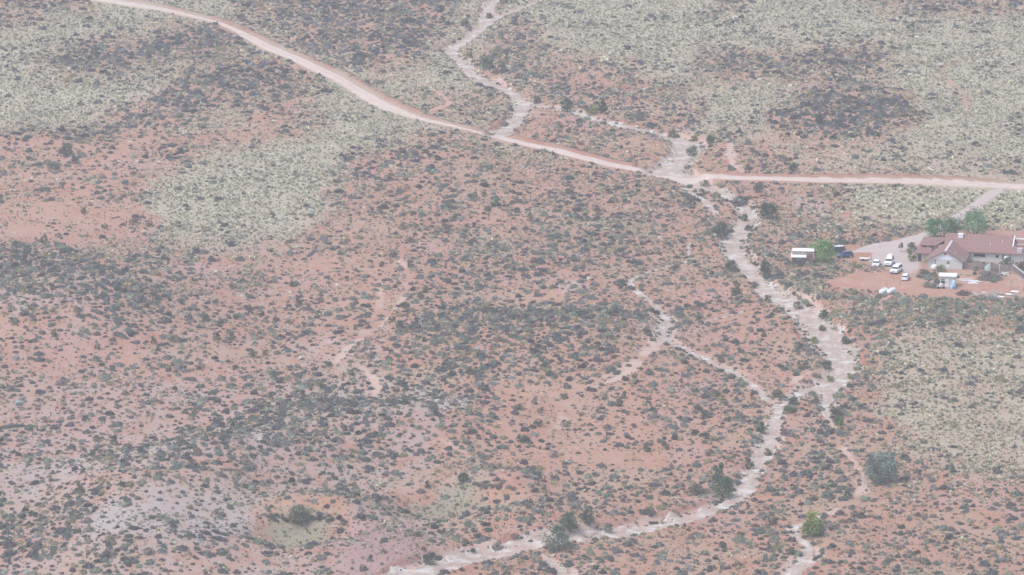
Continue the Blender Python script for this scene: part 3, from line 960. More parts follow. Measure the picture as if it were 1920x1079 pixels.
def merged(name, variants, X, Y, Z, S, A, Vi, T, kind, label=None):
    Vs, Fs, Cs = [], [], []
    off = 0
    for k, (v, f, sh) in enumerate(variants):
        q = np.where(Vi == k)[0]
        if len(q) == 0:
            continue
        c, s = np.cos(A[q])[:, None], np.sin(A[q])[:, None]
        sx = S[q][:, None]
        sz = sx * (0.85 + .3 * ((q * 7919 % 97) / 97.0))[:, None]
        vx = (v[None, :, 0] * c - v[None, :, 1] * s) * sx + X[q][:, None]
        vy = (v[None, :, 0] * s + v[None, :, 1] * c) * sx + Y[q][:, None]
        vz = v[None, :, 2] * sz + Z[q][:, None]
        Vs.append(np.stack([vx, vy, vz], -1).reshape(-1, 3))
        Fs.append((f[None] + (np.arange(len(q)) * len(v))[:, None, None] + off).reshape(-1, 3))
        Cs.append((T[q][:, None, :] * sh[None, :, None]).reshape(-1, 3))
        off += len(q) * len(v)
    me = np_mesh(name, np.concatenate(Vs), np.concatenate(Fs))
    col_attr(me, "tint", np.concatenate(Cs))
    o = link(name, me, M["leaf"])
    return tag(o, kind=kind) if kind else o


# jittered field of candidates over the part of the valley that can be seen, and some way past it


def field(cell, seed, jit=.95):
    r = np.random.default_rng(seed)
    y = np.arange(1130, 1960, cell)
    x = np.arange(-230, 230, cell)
    X, Y = np.meshgrid(x, y)
    X = (X + r.uniform(-jit, jit, X.shape) * cell * .5 + (np.arange(len(y)) % 2)[:, None] * cell * .5).ravel()
    Y = (Y + r.uniform(-jit, jit, Y.shape) * cell * .5).ravel()
    PX, PY = project(X, Y, hfun(X, Y))
    k = (PX > -190) & (PX < 2110) & (PY > -90) & (PY < 1180)
    return X[k], Y[k], PX[k], PY[k], r


def free(X, Y, PX, PY, pad=.2):
    d, w = line_dist(X, Y, WASH_LINES)
    dm, wm = line_dist(X, Y, MINOR_LINES)
    ok = (d > pad - np.where(w < 1.3, .5, .1 * w + .1 + (fbm(X / 7, Y / 10, 90, 2) - .4) * .5 * w))
    ok &= dm > -.1 * wm
    ok &= line_dist(X, Y, [DRIVE_LINE])[0] > pad + .4
    ok &= line_dist(X, Y, TRAIL_LINES)[0] > 0
    ok &= line_dist(X, Y, OLD_TRACK)[0] > -.9
    grow = 1 + 0 * PX
    fx, fy = project(X, Y)
    ok &= ~inside([(a, b - 4.0) for a, b in ROAD_UP] + [(a, b + 2.5) for a, b in ROAD_LO[::-1]], fx, fy)
    ok &= look("X", fx, fy, False) < .3
    return ok


def take(arrs, k):
    return [a[k] for a in arrs]


# dark shrubs
X, Y, PX, PY, r = field(1.82, 51)
FX, FY = project(X, Y)
dens = look("D", FX, FY)
clump = fbm(X / 9, Y / 14, 61, 3)
pr = np.clip(dens * 1.08 + (clump - .5) * 1.2 * (dens < .9), 0, 1) * (dens > .02)
k = (r.uniform(0, 1, len(X)) < pr) & free(X, Y, PX, PY)
X, Y, PX, PY, FX, FY, dens = take((X, Y, PX, PY, FX, FY, dens), k)
Gt, Vt = look("G", FX, FY), look("V", FX, FY)
S = np.exp(r.normal(.19, .34, len(X))) * (1 + .3 * Vt * r.uniform(.2, 1, len(X)))
S = np.where(r.uniform(0, 1, len(X)) < .22, S * .55, S)
S = S * (1 + .48 * (1 - Gt) * dens)
S = np.clip(S, .4, 3.0)
Gt = np.clip(Gt + r.normal(0, .28, len(X)) + Vt * .5, 0, 1)
T = np.array((.106, .100, .108))[None] * (1 - Gt[:, None]) + np.array((.130, .150, .122))[None] * Gt[:, None]
T = T * np.exp(r.normal(0, .36, len(X)))[:, None]
pale = r.uniform(0, 1, len(X)) < (.13 + .62 * Vt)
T[pale] = np.array((.225, .235, .17)) * np.exp(r.normal(0, .15, pale.sum()))[:, None]
dun = r.uniform(0, 1, len(X)) < .09
T[dun] = np.array((.26, .225, .12)) * np.exp(r.normal(0, .15, dun.sum()))[:, None]
# dark brush rimming the two grassy hollows, partly standing in for bank shade
rim = [(505 + 11 * i, 966 + (i % 3) * 2 + max(0, i - 9) ** 2 * .9) for i in range(14)] + [(500 + 9 * i, 972 + (i % 2) * 3) for i in range(6)] + [(862 + 9 * i, 902 + i * 1.6 + (i % 2) * 2) for i in range(11)]
rim = [(a + r.normal(0, 6), b + r.normal(0, 3.2)) for a, b in rim for _ in (0, 1)]
rx_, ry_ = np.array([ground(a, b)[:2] for a, b in rim]).T
X, Y = np.concatenate([X, rx_]), np.concatenate([Y, ry_])
rpx, rpy = project(rx_, ry_, hfun(rx_, ry_))
PX, PY = np.concatenate([PX, rpx]), np.concatenate([PY, rpy])
S = np.concatenate([S, r.uniform(.7, 1.7, len(rim))])
T = np.concatenate([T, np.array((.125, .112, .092))[None] * np.exp(r.normal(0, .3, len(rim)))[:, None]])
pale, dun = np.concatenate([pale, np.zeros(len(rim), bool)]), np.concatenate([dun, np.zeros(len(rim), bool)])
dead = r.uniform(0, 1, len(X)) < .06
T[dead] = np.array((.20, .17, .155)) * np.exp(r.normal(0, .2, dead.sum()))[:, None]
rust = r.uniform(0, 1, len(X)) < .03
T[rust] = np.array((.16, .115, .08)) * np.exp(r.normal(0, .2, rust.sum()))[:, None]
SH = dict(X=X, Y=Y, PX=PX, PY=PY, S=S, T=T, A=r.uniform(0, 6.28, len(X)), V=r.integers(0, len(SHRUBS), len(X)), pale=pale | dun)
# pale tufts
X, Y, PX, PY, r = field(1.7, 52)
FX, FY = project(X, Y)
dens = look("P", FX, FY)
clump = fbm(X / 6, Y / 12, 62, 3)
pr = np.clip(dens * .92 + (clump - .5) * 1.1, 0, 1) * np.clip(dens * 4, 0, 1) * (dens > .02)
k = (r.uniform(0, 1, len(X)) < pr) & free(X, Y, PX, PY)
X, Y, PX, PY, FX, FY = take((X, Y, PX, PY, FX, FY), k)
rich = sstep(335, 352, FY) * (1 - sstep(430, 445, FY)) * (FX > 1540)
S = np.clip(np.exp(r.normal(.08, .30, len(X))) * (1 + .4 * rich), .4, 2.2)
mixv = r.uniform(0, 1, len(X))[:, None]
T = np.array((.60, .56, .39)) * mixv + np.array((.42, .40, .28)) * (1 - mixv)
T = np.where((r.uniform(0, 1, len(X)) < .25 + .45 * rich)[:, None], np.array((.68, .645, .47)), T) * np.exp(r.normal(0, .12, len(X)))[:, None]
TU = dict(X=X, Y=Y, PX=PX, PY=PY, S=S, T=T, A=r.uniform(0, 6.28, len(X)), V=r.integers(0, len(TUFTS), len(X)))
# low dry grass between them
X, Y, PX, PY, r = field(1.25, 53)
FX, FY = project(X, Y)
dP, dY = look("P", FX, FY), look("Y", FX, FY)
clump = fbm(X / 7, Y / 11, 63, 3)
pr = np.clip(.36 + dP * .30 + dY * .8 - look('R', FX, FY) * .18 + (clump - .5) * 1.5, 0, 1)
k = (r.uniform(0, 1, len(X)) < pr) & free(X, Y, PX, PY, -.2)
X, Y, PX, PY, dY = take((X, Y, PX, PY, dY), k)
S = np.exp(r.normal(.0, .34, len(X)))
mixv = np.clip(dY * 1.2 + r.normal(0, .2, len(X)), 0, 1)[:, None]
T = (np.array((.34, .29, .21)) * (1 - mixv) + np.array((.30, .295, .18)) * mixv) * np.exp(r.normal(0, .25, len(X)))[:, None]
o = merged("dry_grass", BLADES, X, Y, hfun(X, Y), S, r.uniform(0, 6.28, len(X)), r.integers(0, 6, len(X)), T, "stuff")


# fine low scrub filling in between the larger shrubs
SCRUB = [shrub_variant(400 + i, 12, .36) for i in range(6)]
X, Y, PX, PY, r = field(1.42, 55)
FX, FY = project(X, Y)
clump = fbm(X / 8, Y / 12, 64, 3)
pr = np.clip(.16 + look("D", FX, FY) * .40 + look("Y", FX, FY) * .25 - look("R", FX, FY) * .30 + (clump - .5) * 1.5, 0, .9)
k = (r.uniform(0, 1, len(X)) < pr) & free(X, Y, PX, PY, .1)
X, Y, FX, FY = take((X, Y, FX, FY), k)
hue = r.uniform(0, 1, len(X))[:, None]
T = (np.array((.20, .19, .16)) * (1 - hue) + np.array((.21, .215, .145)) * hue) * np.exp(r.normal(0, .25, len(X)))[:, None]
merged("low_scrub", SCRUB, X, Y, hfun(X, Y), np.clip(np.exp(r.normal(-.52, .3, len(X))), .3, 1.1), r.uniform(0, 6.28, len(X)), r.integers(0, 6, len(X)), T, "stuff")


def individuals(D, variants, name, tint_sets, n_each=300):
    """the largest in view become objects of their own, the rest one mass"""
    vis = (D["PX"] > 4) & (D["PX"] < 1916) & (D["PY"] > 4) & (D["PY"] < 1076)
    score = np.where(vis, D["S"] / np.hypot(D["Y"], CAM_H), 0)
    top = np.argsort(-score)[:n_each]
    rest = np.ones(len(score), bool)
    rest[top] = False
    q = np.where(rest)[0]
    Z = hfun(D["X"], D["Y"])
    merged(name + "_cover", variants, D["X"][q], D["Y"][q], Z[q], D["S"][q], D["A"][q], D["V"][q], D["T"][q], "stuff")
    cache = {}
    for i in top:
        ti = int(np.argmin([np.abs(np.array(c) - D["T"][i]).sum() for c, *_ in tint_sets]))
        c, label, group = tint_sets[ti]
        key = (int(D["V"][i]), ti)
        if key not in cache:
            v, f, sh = variants[key[0]]
            me = np_mesh(name, v, f)
            col_attr(me, "tint", sh[:, None] * np.array(c)[None])
            me.materials.append(M["leaf"])
            cache[key] = me
        ob = bpy.data.objects.new(name, cache[key])
        ob.location = (D["X"][i], D["Y"][i], Z[i])
        ob.rotation_euler = (0, 0, D["A"][i])
        ob.scale = (D["S"][i],) * 3
        COL.objects.link(ob)
        tag(ob, label, name.replace("_", " ") if name == "desert_shrub" else "grass tuft", group)


individuals(SH, SHRUBS, "desert_shrub", [
    ((.104, .098, .104), "low dark grey rounded shrub on the red desert floor", "low dark grey shrubs"),
    ((.130, .149, .12), "low grey-green rounded shrub on the red desert floor", "low grey-green shrubs"),
    ((.225, .235, .17), "pale sage-coloured rounded shrub, wider than it is tall", "pale sage shrubs"),
    ((.26, .225, .12), "dun yellowish low shrub among the darker ones", "dun yellowish shrubs"),
    ((.20, .17, .155), "low dry shrub of dead grey-brown twigs", "dead grey-brown shrubs")])
individuals(TU, TUFTS, "grass_tuft", [
    ((.46, .425, .275), "greyish dry bunchgrass tuft on the valley floor", "greyish bunchgrass tufts"),
    ((.585, .535, .345), "straw-coloured bunchgrass tuft on the valley floor", "straw-coloured bunchgrass tufts"),
    ((.68, .645, .47), "pale cream bunchgrass tuft, the brightest sort of clump", "pale cream bunchgrass tufts")])

# pale stones on shale, terrace edge and washes
X, Y, PX, PY, r = field(1.7, 54)
FX, FY = project(X, Y)
dW = np.clip(look("W", FX, FY) * .8 + look("S", FX, FY) * .03, 0, 1)
wd_, ww_ = line_dist(X, Y, WASH_LINES)
dW = np.where((wd_ < 1.5) & (ww_ > 1.2), .13, dW) + .006
dW = np.where(look("X", FX, FY, False) > .3, .02, dW)
k = r.uniform(0, 1, len(X)) < dW
X, Y = X[k], Y[k]
on_road = inside(ROAD_UP + ROAD_LO[::-1], FX[k], FY[k])
X, Y = X[~on_road], Y[~on_road]
Vs, Fs = [], []
base = np.array([(1, 0, 0), (.5, .87, 0), (-.5, .87, 0), (-1, 0, 0), (-.5, -.87, 0), (.5, -.87, 0), (.55, .2, .6), (-.1, .6, .7), (-.55, -.1, .62), (.1, -.5, .66)])
bf = np.array([(0, 1, 6), (1, 7, 6), (1, 2, 7), (2, 3, 8), (2, 8, 7), (3, 4, 8), (4, 9, 8), (4, 5, 9), (5, 0, 6), (5, 6, 9), (6, 7, 9), (7, 8, 9)])
for i, (x, y) in enumerate(zip(X, Y)):
    a = r.uniform(0, 6.28)
    s = np.clip(np.exp(r.normal(-1.35, .5)), .1, .9)
    v = base * r.uniform(.75, 1.2, base.shape) * np.array([s, s * r.uniform(.6, 1), s * r.uniform(.5, 1)])
    v = np.stack([v[:, 0] * math.cos(a) - v[:, 1] * math.sin(a) + x, v[:, 0] * math.sin(a) + v[:, 1] * math.cos(a) + y, v[:, 2] + float(hfun(x, y)) + .02], 1)
    Vs.append(v)
    Fs.append(bf + 10 * i)
tag(link("stones", np_mesh("stones", np.concatenate(Vs), np.concatenate(Fs)), M["rock"]), kind="stuff")

# ------------------------------------------------------------------ trees and larger bushes


def crown_mesh(name, seed, w, h, z0, tint, n_leaf, leaf, lobes=9, loose=.32, tint2=None, flat_base=.0):
    """leaf-sized faces gathered in clumps through an uneven crown"""
    r = np.random.default_rng(seed)
    V, Fc, C = [], [], []
    cl = []
    for _ in range(lobes):
        a, ph = r.uniform(0, 2 * math.pi), r.uniform(-.25, 1.35)
        k = r.uniform(.34, .84)
        cl.append((np.array([math.cos(a) * math.cos(ph) * k * w / 2, math.sin(a) * math.cos(ph) * k * w / 2, z0 + h * (.45 + .42 * math.sin(ph) * r.uniform(.7, 1.05))]),
                   r.uniform(.2, .40) * w / 2, r.uniform(.5, 1.4)))
    cl.append((np.array([0, 0, z0 + h * .45]), w * .33, .85))
    cl.append((np.array([0, 0, z0 + h * .25]), w * .36, .7))
    tint = np.array(tint)
    t2 = np.array(tint2) if tint2 else tint
    for k in range(5):
        a = 2 * math.pi * k / 5 + r.uniform(-.4, .4)
        cl.append((np.array([math.cos(a) * w * .27, math.sin(a) * w * .27, z0 + h * .24]), w * .2, r.uniform(.7, 1.1)))
    tint, t2 = tint * 1.25, t2 * 1.25
    for i in range(n_leaf):
        c, rad, g = cl[r.integers(0, len(cl))]
        d = r.normal(0, 1, 3)
        d /= np.linalg.norm(d)
        if d[2] < 0 and r.uniform() < .35:
            d[2] *= -1
        rr = rad * (r.uniform(.25, 1) ** .5) * (1 + loose * r.normal())
        p = c + d * np.array([rr, rr, rr * min(1.1, h / w + .25)])
        p[2] = max(p[2], z0 * .7 + .05)
        s = leaf * r.uniform(.6, 1.35)
        u = r.normal(0, 1, 3)
        u /= np.linalg.norm(u)
        t = np.cross(u, d + r.normal(0, .6, 3))
        t /= np.linalg.norm(t) + 1e-6
        o = len(V)
        V += [tuple(p - u * s), tuple(p + t * s * .6), tuple(p + u * s), tuple(p - t * s * .6)]
        Fc.append((o, o + 1, o + 2, o + 3))
        f = np.clip((p[2] - z0) / h + r.normal(0, .15), 0, 1)
        C += [(tint * (1 - f) + t2 * f) * g * r.uniform(.75, 1.25)] * 4
    me = np_mesh(name, V, Fc)
    col_attr(me, "tint", np.array(C))
    me.materials.append(M["leaf"])
    return me


def trunk_mb(seed, w, h, stems=4, r0=.12, spread=.35):
    r = np.random.default_rng(seed)
    b = MB()
    for i in range(stems):
        a = 2 * math.pi * i / stems + r.uniform(-.5, .5)
        q = [(r.normal(0, .04), r.normal(0, .04), -.2)]
        for t in (.25, .5, .75):
            q.append((math.cos(a) * w * .5 * spread * t * 1.5 + r.normal(0, .03 * w), math.sin(a) * w * .5 * spread * t * 1.5 + r.normal(0, .03 * w), h * t))
        b.tube(q, [r0, r0 * .8, r0 * .5, r0 * .25], 6)
        p = np.array(q[2])
        b.tube([p, p + np.array([math.cos(a + 1) * w * .16, math.sin(a + 1) * w * .16, h * .22])], [r0 * .5, r0 * .2], 5)
    return b


def tree(name, label, cat, px, py, w, h, tint, n=700, leaf=.22, seed=1, z0=None, stems=4, tint2=None, lobes=9, group=None, r0=None, loose=.25):
    x, y, z = ground(px, py)
    t = thing(name, label, cat, (x, y, z), 0, group)
    z0 = h * .12 if z0 is None else z0
    trunk_mb(seed, w, z0 + h * .7, stems, r0 or max(.05, .022 * h + .01)).build("trunk", M["bark"], t)
    link("crown", crown_mesh("crown", seed + 1, w, h - z0, z0, tint, n, leaf, lobes, loose, tint2), None, t)
    return t


GRN, DRK, OLV, GRY = (.075, .105, .05), (.035, .058, .036), (.12, .12, .06), (.105, .12, .088)
YEL, LIM = (.27, .24, .07), (.15, .19, .06)
# px, py (foot), width m, height m
TREES = [
    ("large_bush", "biggest grey-green rounded bush, standing where dark shrubs meet pale grass", "bush", 1650, 904, 9.8, 7.0, (.145, .18, .15), 6000, .19, None),
    ("yellow_green_bush", "round bush, yellow on top and green below, beside a narrow dry wash", "bush", 1523, 1006, 6.4, 5.2, (.085, .17, .05), 2800, .17, (.23, .25, .06)),
    ("juniper_tree", "lower broad half of a green two-part tree beside the wash bend", "tree", 1355, 934, 5.4, 5.2, (.085, .13, .07), 2000, .18, None),
    ("juniper_tree", "narrow taller green tree rising behind a broad one at the wash bend", "tree", 1349, 912, 3.3, 5.8, (.07, .125, .065), 1400, .17, None),
    ("wash_tree", "open pale grey-green tree with dark stems at the near edge of the sandy wash", "tree", 1046, 1030, 7.4, 5.0, (.12, .16, .115), 2200, .18, None),
    ("wash_bush", "dense rounded green bush on the purple bank across from the open tree", "bush", 1066, 996, 5.4, 4.2, (.09, .125, .07), 1900, .17, None),
    ("wash_bush", "smaller dull olive bush just beyond the dense rounded one on the purple bank", "bush", 1103, 984, 3.6, 3.6, (.10, .115, .085), 1100, .16, None),
    ("brushy_bush", "wide brownish bush next to the green two-part tree", "bush", 1308, 928, 4.4, 2.3, (.11, .105, .08), 800, .17, None),
    ("olive_bush", "wide olive bush with feathery top on the rim of a grassy hollow", "bush", 560, 968, 6.8, 3.8, (.15, .155, .095), 2600, .17, None),
    ("blue_grey_shrub", "blue-grey shrub touching the wide olive bush at the grassy hollow", "bush", 598, 968, 2.4, 1.8, (.10, .11, .125), 420, .14, None),
    ("juniper_tree", "dark green juniper standing alone beyond the road near the upper wash", "tree", 1062, 211, 4.2, 4.4, DRK, 1100, .19, None),
    ("cottonwood_tree", "yellow-green low tree touching a dark juniper beyond the road", "tree", 1110, 214, 4.4, 3.0, (.17, .19, .055), 900, .19, (.24, .24, .07)),
    ("juniper_tree", "narrow dark juniper directly beside the yellow-green low tree", "tree", 1131, 213, 2.9, 4.2, DRK, 800, .18, None),
    ("juniper_tree", "dark green tree alone inside the dark shrub patch on the far flat", "tree", 1535, 234, 2.8, 3.8, (.045, .08, .05), 700, .18, None),
    ("olive_bush", "upright olive bush where the upper wash divides", "bush", 1006, 195, 2.8, 2.6, OLV, 600, .17, None),
    ("grey_green_tree", "spreading grey-green tree above the bend of the upper wash", "tree", 912, 130, 5.4, 4.0, (.10, .13, .09), 1100, .2, None),
    ("yellow_green_bush", "small lime-coloured bush left of the spreading tree by the upper wash", "bush", 880, 108, 2.8, 2.0, (.2, .22, .09), 450, .17, None),
    ("olive_bush", "mustard-tinged wide bush by the white sand patch beyond the road", "bush", 1262, 259, 3.9, 2.4, (.13, .13, .045), 800, .17, (.19, .17, .05)),
    ("yellow_bush", "small bright yellow bush by the white sand patch beyond the road", "bush", 1302, 266, 2.3, 2.1, YEL, 450, .16, None),
    ("dark_bush", "dark blue-green bush to the right of the small bright yellow one", "bush", 1332, 269, 3.0, 2.1, (.06, .08, .07), 600, .17, None),
    ("grey_green_tree", "leaning grey-green tree below the white sand patch beyond the road", "tree", 1299, 294, 3.9, 3.2, (.10, .125, .088), 800, .18, None),
    ("grey_green_bush", "hazy pale grey bush among shrubs right of the two junipers", "bush", 1200, 226, 4.2, 2.6, (.13, .14, .11), 600, .18, None),
    ("dark_bush", "large dark green thicket on the bank above the sandy pool of the wash", "bush", 1440, 410, 6.4, 4.4, (.06, .085, .052), 1700, .19, None),
    ("grey_green_tree", "wide grey-green tree with bare lower stems beside the sandy pool", "tree", 1352, 444, 5.8, 4.2, (.095, .125, .082), 1300, .19, None),
    ("grey_bush", "broad purplish-grey bush between the road crossing and the sandy pool", "bush", 1388, 384, 5.4, 2.4, (.11, .115, .105), 900, .18, None),
    ("olive_bush", "upright dull olive bush just below the road right of the wash crossing", "bush", 1421, 361, 3.4, 2.6, (.10, .105, .068), 650, .17, None),
    ("dark_bush", "small dark bush on the sand at the head of the pool", "bush", 1396, 415, 2.4, 2.0, (.085, .095, .06), 450, .16, None),
    ("green_bush", "dark green bush at the wash edge opposite the small shed", "bush", 1372, 510, 4.2, 3.0, (.07, .095, .055), 800, .17, None),
    ("juniper_tree", "upright dark bush on the cut bank nearest the small shed", "tree", 1434, 515, 3.6, 3.8, (.05, .078, .05), 900, .18, None),
    ("olive_bush", "rounded olive bush standing alone west of the narrow wash", "bush", 1380, 552, 3.6, 2.0, (.10, .11, .06), 600, .17, None),
    ("dark_bush", "single bush on the far roadside verge left of the grey flat", "bush", 1487, 322, 3.0, 2.4, (.075, .092, .066), 550, .17, None),
    ("yellow_green_bush", "bright lime bush in mid sand of the broadest wash reach", "bush", 1528, 644, 2.6, 1.7, (.19, .22, .06), 450, .15, None),
    ("olive_bush", "olive bush in the sand just above the bright lime one", "bush", 1542, 621, 2.2, 1.5, OLV, 380, .15, None),
    ("grey_bush", "grey bush with a mustard edge on the sand bar", "bush", 1548, 692, 3.6, 2.0, (.115, .12, .09), 650, .16, None),
    ("yellow_green_bush", "lime bush on the sand below the grey mustard-edged one", "bush", 1557, 716, 2.1, 1.7, (.19, .21, .06), 400, .15, None),
    ("yellow_bush", "upright yellowish tuft-like bush near the far tip of the wash bend", "bush", 1593, 711, 1.6, 1.6, (.24, .23, .08), 320, .14, None),
    ("grey_bush", "grey-blue bush on the shrubby island between two wash arms", "bush", 1487, 762, 3.2, 2.4, (.10, .11, .10), 650, .16, None),
    ("olive_bush", "olive bush pressed against the grey-blue one on the wash island", "bush", 1478, 776, 3.2, 1.9, (.11, .125, .07), 550, .16, None),
    ("green_bush", "fresh green bush below a dark one at the lower wash arm", "bush", 1573, 797, 2.9, 1.8, (.085, .14, .045), 600, .16, None),
    ("dark_bush", "dark bush directly above the fresh green one at the lower wash arm", "bush", 1569, 784, 3.9, 2.6, (.07, .085, .06), 700, .17, None),
    ("green_bush", "dense green upright bush on the near side of the narrow wash", "bush", 1426, 812, 2.5, 2.8, (.065, .11, .055), 600, .16, None),
    ("olive_bush", "round olive bush on the bank left of the sand bar", "bush", 1461, 746, 3.2, 1.9, OLV, 550, .16, None),
    ("olive_bush", "olive bush in the sand near the upper wash reach below the propane tanks", "bush", 1497, 580, 2.9, 2.0, OLV, 480, .16, None),
    ("dark_bush", "dark bush on the far cut bank of the wash below the compound", "bush", 1547, 598, 3.2, 2.3, (.08, .09, .06), 550, .16, None),
    ("dark_bush", "dark bush at the foot of the road-side slope by the top wash", "bush", 873, 50, 3.4, 2.4, (.07, .085, .065), 500, .18, None),
    ("olive_bush", "olive bush at the sandy top of the upper wash", "bush", 918, 36, 2.8, 2.0, (.11, .12, .075), 420, .18, None),
    ("lime_bush", "yellowish bush where two upper washes meet at the top", "bush", 944, 8, 3.4, 2.2, (.17, .18, .075), 450, .18, None),
    ("dark_bush", "dark upright bush alone on the pink flat far from the road", "bush", 124, 289, 3.6, 3.2, (.08, .09, .062), 650, .18, None),
    ("grey_bush", "low wide grey bush near the pale pink track on the flat", "bush", 100, 318, 4.4, 2.2, (.12, .13, .11), 650, .18, None),
    ("blue_grey_shrub", "blue-grey leaning shrub beside the low wide grey bush", "bush", 141, 307, 3.0, 2.3, (.105, .12, .12), 480, .17, None),
    ("olive_bush", "olive bush at the lowest visible edge of the sandy wash", "bush", 805, 1059, 3.4, 2.2, (.10, .105, .065), 600, .16, None),
    ("dark_bush", "dark olive bush above a dark grassy hollow in the shale", "bush", 868, 902, 2.8, 2.0, (.09, .095, .06), 480, .16, None),
    ("grey_bush", "thin greyish twiggy bush on the sand beyond the fallen branches", "bush", 1140, 999, 2.8, 1.9, (.15, .15, .12), 380, .15, None),
    ("dark_bush", "dark bush beside the far bank bend of the wash", "bush", 1584, 645, 2.6, 2.0, (.085, .095, .06), 420, .16, None),
    # compound
    ("elm_tree", "smaller dark green tree behind the house, directly beside the driveway", "tree", 1751, 446, 5.2, 5.2, (.09, .20, .08), 1700, .19, None),
    ("elm_tree", "dense dark green tree between the driveway-side tree and the pale round one", "tree", 1778, 447, 6.2, 5.8, (.085, .19, .075), 2300, .19, None),
    ("elm_tree", "pale grey-green round-topped tree behind the long roof", "tree", 1826, 446, 10.0, 7.4, (.155, .26, .125), 3600, .2, None),
    ("elm_tree", "bright green low spreading tree between the small shed and the dark blue car", "tree", 1545, 491, 8.0, 5.6, (.16, .30, .085), 3600, .18, None),
    ("shrub", "olive rounded shrub left of the house porch", "shrub", 1710, 468, 2.8, 1.9, (.095, .105, .06), 520, .14, None),
    ("shrub", "bright yellow-green shrub in front of the porch door", "shrub", 1709, 490, 2.7, 2.3, (.14, .17, .035), 620, .13, None),
    ("shrub", "grey-green low shrub between the olive one and the bright one at the porch", "shrub", 1706, 475, 2.4, 1.2, (.14, .15, .09), 380, .13, None),
    ("ornamental_tree", "small dark round-headed tree at the edge of the gravel yard", "tree", 1689, 473, 1.5, 1.5, (.075, .07, .07), 330, .12, None),
    ("shrub", "light green bush against the gable wall", "shrub", 1765, 510, 3.4, 1.7, (.13, .17, .06), 620, .13, None),
    ("shrub", "yellow-green low bush beside the driveway end below the blue car", "shrub", 1605, 502, 3.4, 1.6, (.20, .20, .075), 560, .14, None),
    ("shrub", "dark green leafy bush in front of the long grey wall", "shrub", 1888, 502, 4.4, 2.5, (.055, .09, .045), 900, .15, None),
    ("shrub", "pale bush by the weathered fence", "shrub", 1829, 509, 1.9, 1.4, (.18, .20, .12), 320, .12, None),
    ("shrub", "rusty-orange and olive bush behind the tilted solar panel", "shrub", 1916, 506, 3.4, 2.4, (.12, .095, .05), 620, .15, (.19, .12, .055)),
    ("shrub", "silvery blue-green rounded shrub on the bank left of the tool shed", "shrub", 1737, 539, 2.6, 1.3, (.15, .19, .14), 420, .12, None),
    ("shrub", "green shrub in front of the dark brush tangle", "shrub", 1863, 530, 2.1, 1.2, (.13, .19, .11), 360, .12, None),
    ("shrub", "olive ground-hugging shrub on the earth bank behind the tool shed", "shrub", 1730, 514, 3.6, 1.3, (.13, .14, .07), 520, .13, None),
]
for i, (nm, lb, ct, px, py, w, h, ti, n, lf, t2) in enumerate(TREES):
    if nm == "elm_tree":
        tree(nm, lb, ct, px, py, w, h, ti, n, lf, 1000 + 7 * i, h * .06, 4, t2, 12, None, .16, .34)
    elif nm == "ornamental_tree":
        tree(nm, lb, ct, px, py, w, h + 1.0, ti, n, lf, 1000 + 7 * i, 1.0, 1, t2, 7, None, .06)
    else:
        tree(nm, lb, ct, px, py, w, h, ti, n, lf, 1000 + 7 * i, h * .02, 4, t2, 11)

MID = """182,655 288,645 328,642 297,658 437,543 467,582 443,599 405,638 433,638 547,538 265,550 275,577 197,430 83,456 110,446 157,400 250,422 280,425 473,670 560,572 28,606 102,631 497,667 617,687
888,374 908,370 840,390 930,387 913,397 1082,397 1068,366 993,411 837,431 853,410 768,455 737,483 716,500 770,502 757,430 798,549 788,561 760,578 735,604 750,617 1268,504 660,705 885,702 505,768 603,729 213,834
182,827 173,856 150,927 357,809 1010,800 1002,759 973,769 1160,762 1013,775 1057,748 977,829 802,916 1218,963 1213,847 1248,840 340,285 53,301 1316,368 1322,350 1375,402 1290,378 1404,432 1405,470 1298,385
1505,690 1432,632 1498,655 1360,640 1310,602 1440,570 1538,1000 1485,1040 1590,935 1357,1030 1448,985 1405,880 1330,855 1440,855 1470,812 1310,770 1345,745 1170,748 1060,800 1020,690 1095,655""".split()
MIDV = []
for i, (tint, w_, h_) in enumerate([((.105, .112, .066), 2.5, 1.7), ((.09, .10, .065), 2.2, 1.8), ((.115, .118, .078), 3.0, 1.5), ((.10, .115, .06), 2.0, 1.4), ((.12, .125, .09), 2.6, 1.6), ((.085, .098, .062), 2.4, 1.3)]):
    MIDV.append((crown_mesh("crown", 3000 + i, w_, h_, .08, tint, 300, .15, 8, .25), trunk_mb(3100 + i, w_, h_ * .7, 4, .04)))
TRUNK_CACHE = {}
for i, s in enumerate(MID):
    px, py = map(int, s.split(","))
    x, y, z = ground(px, py)
    t = thing("olive_desert_bush", "medium olive-green bush rising above the low shrubs around it", "bush", (x, y, z), (i * 2.4) % 6.28, "medium olive bushes dotted over the desert floor")
    sc = .8 + .45 * ((i * 37) % 11) / 10
    t.scale = (sc, sc, sc)
    v = i % len(MIDV)
    if v not in TRUNK_CACHE:
        TRUNK_CACHE[v] = MIDV[v][1].build("trunk", M["bark"], t).data
    else:
        link("trunk", TRUNK_CACHE[v], None, t)
    link("crown", MIDV[v][0], None, t)

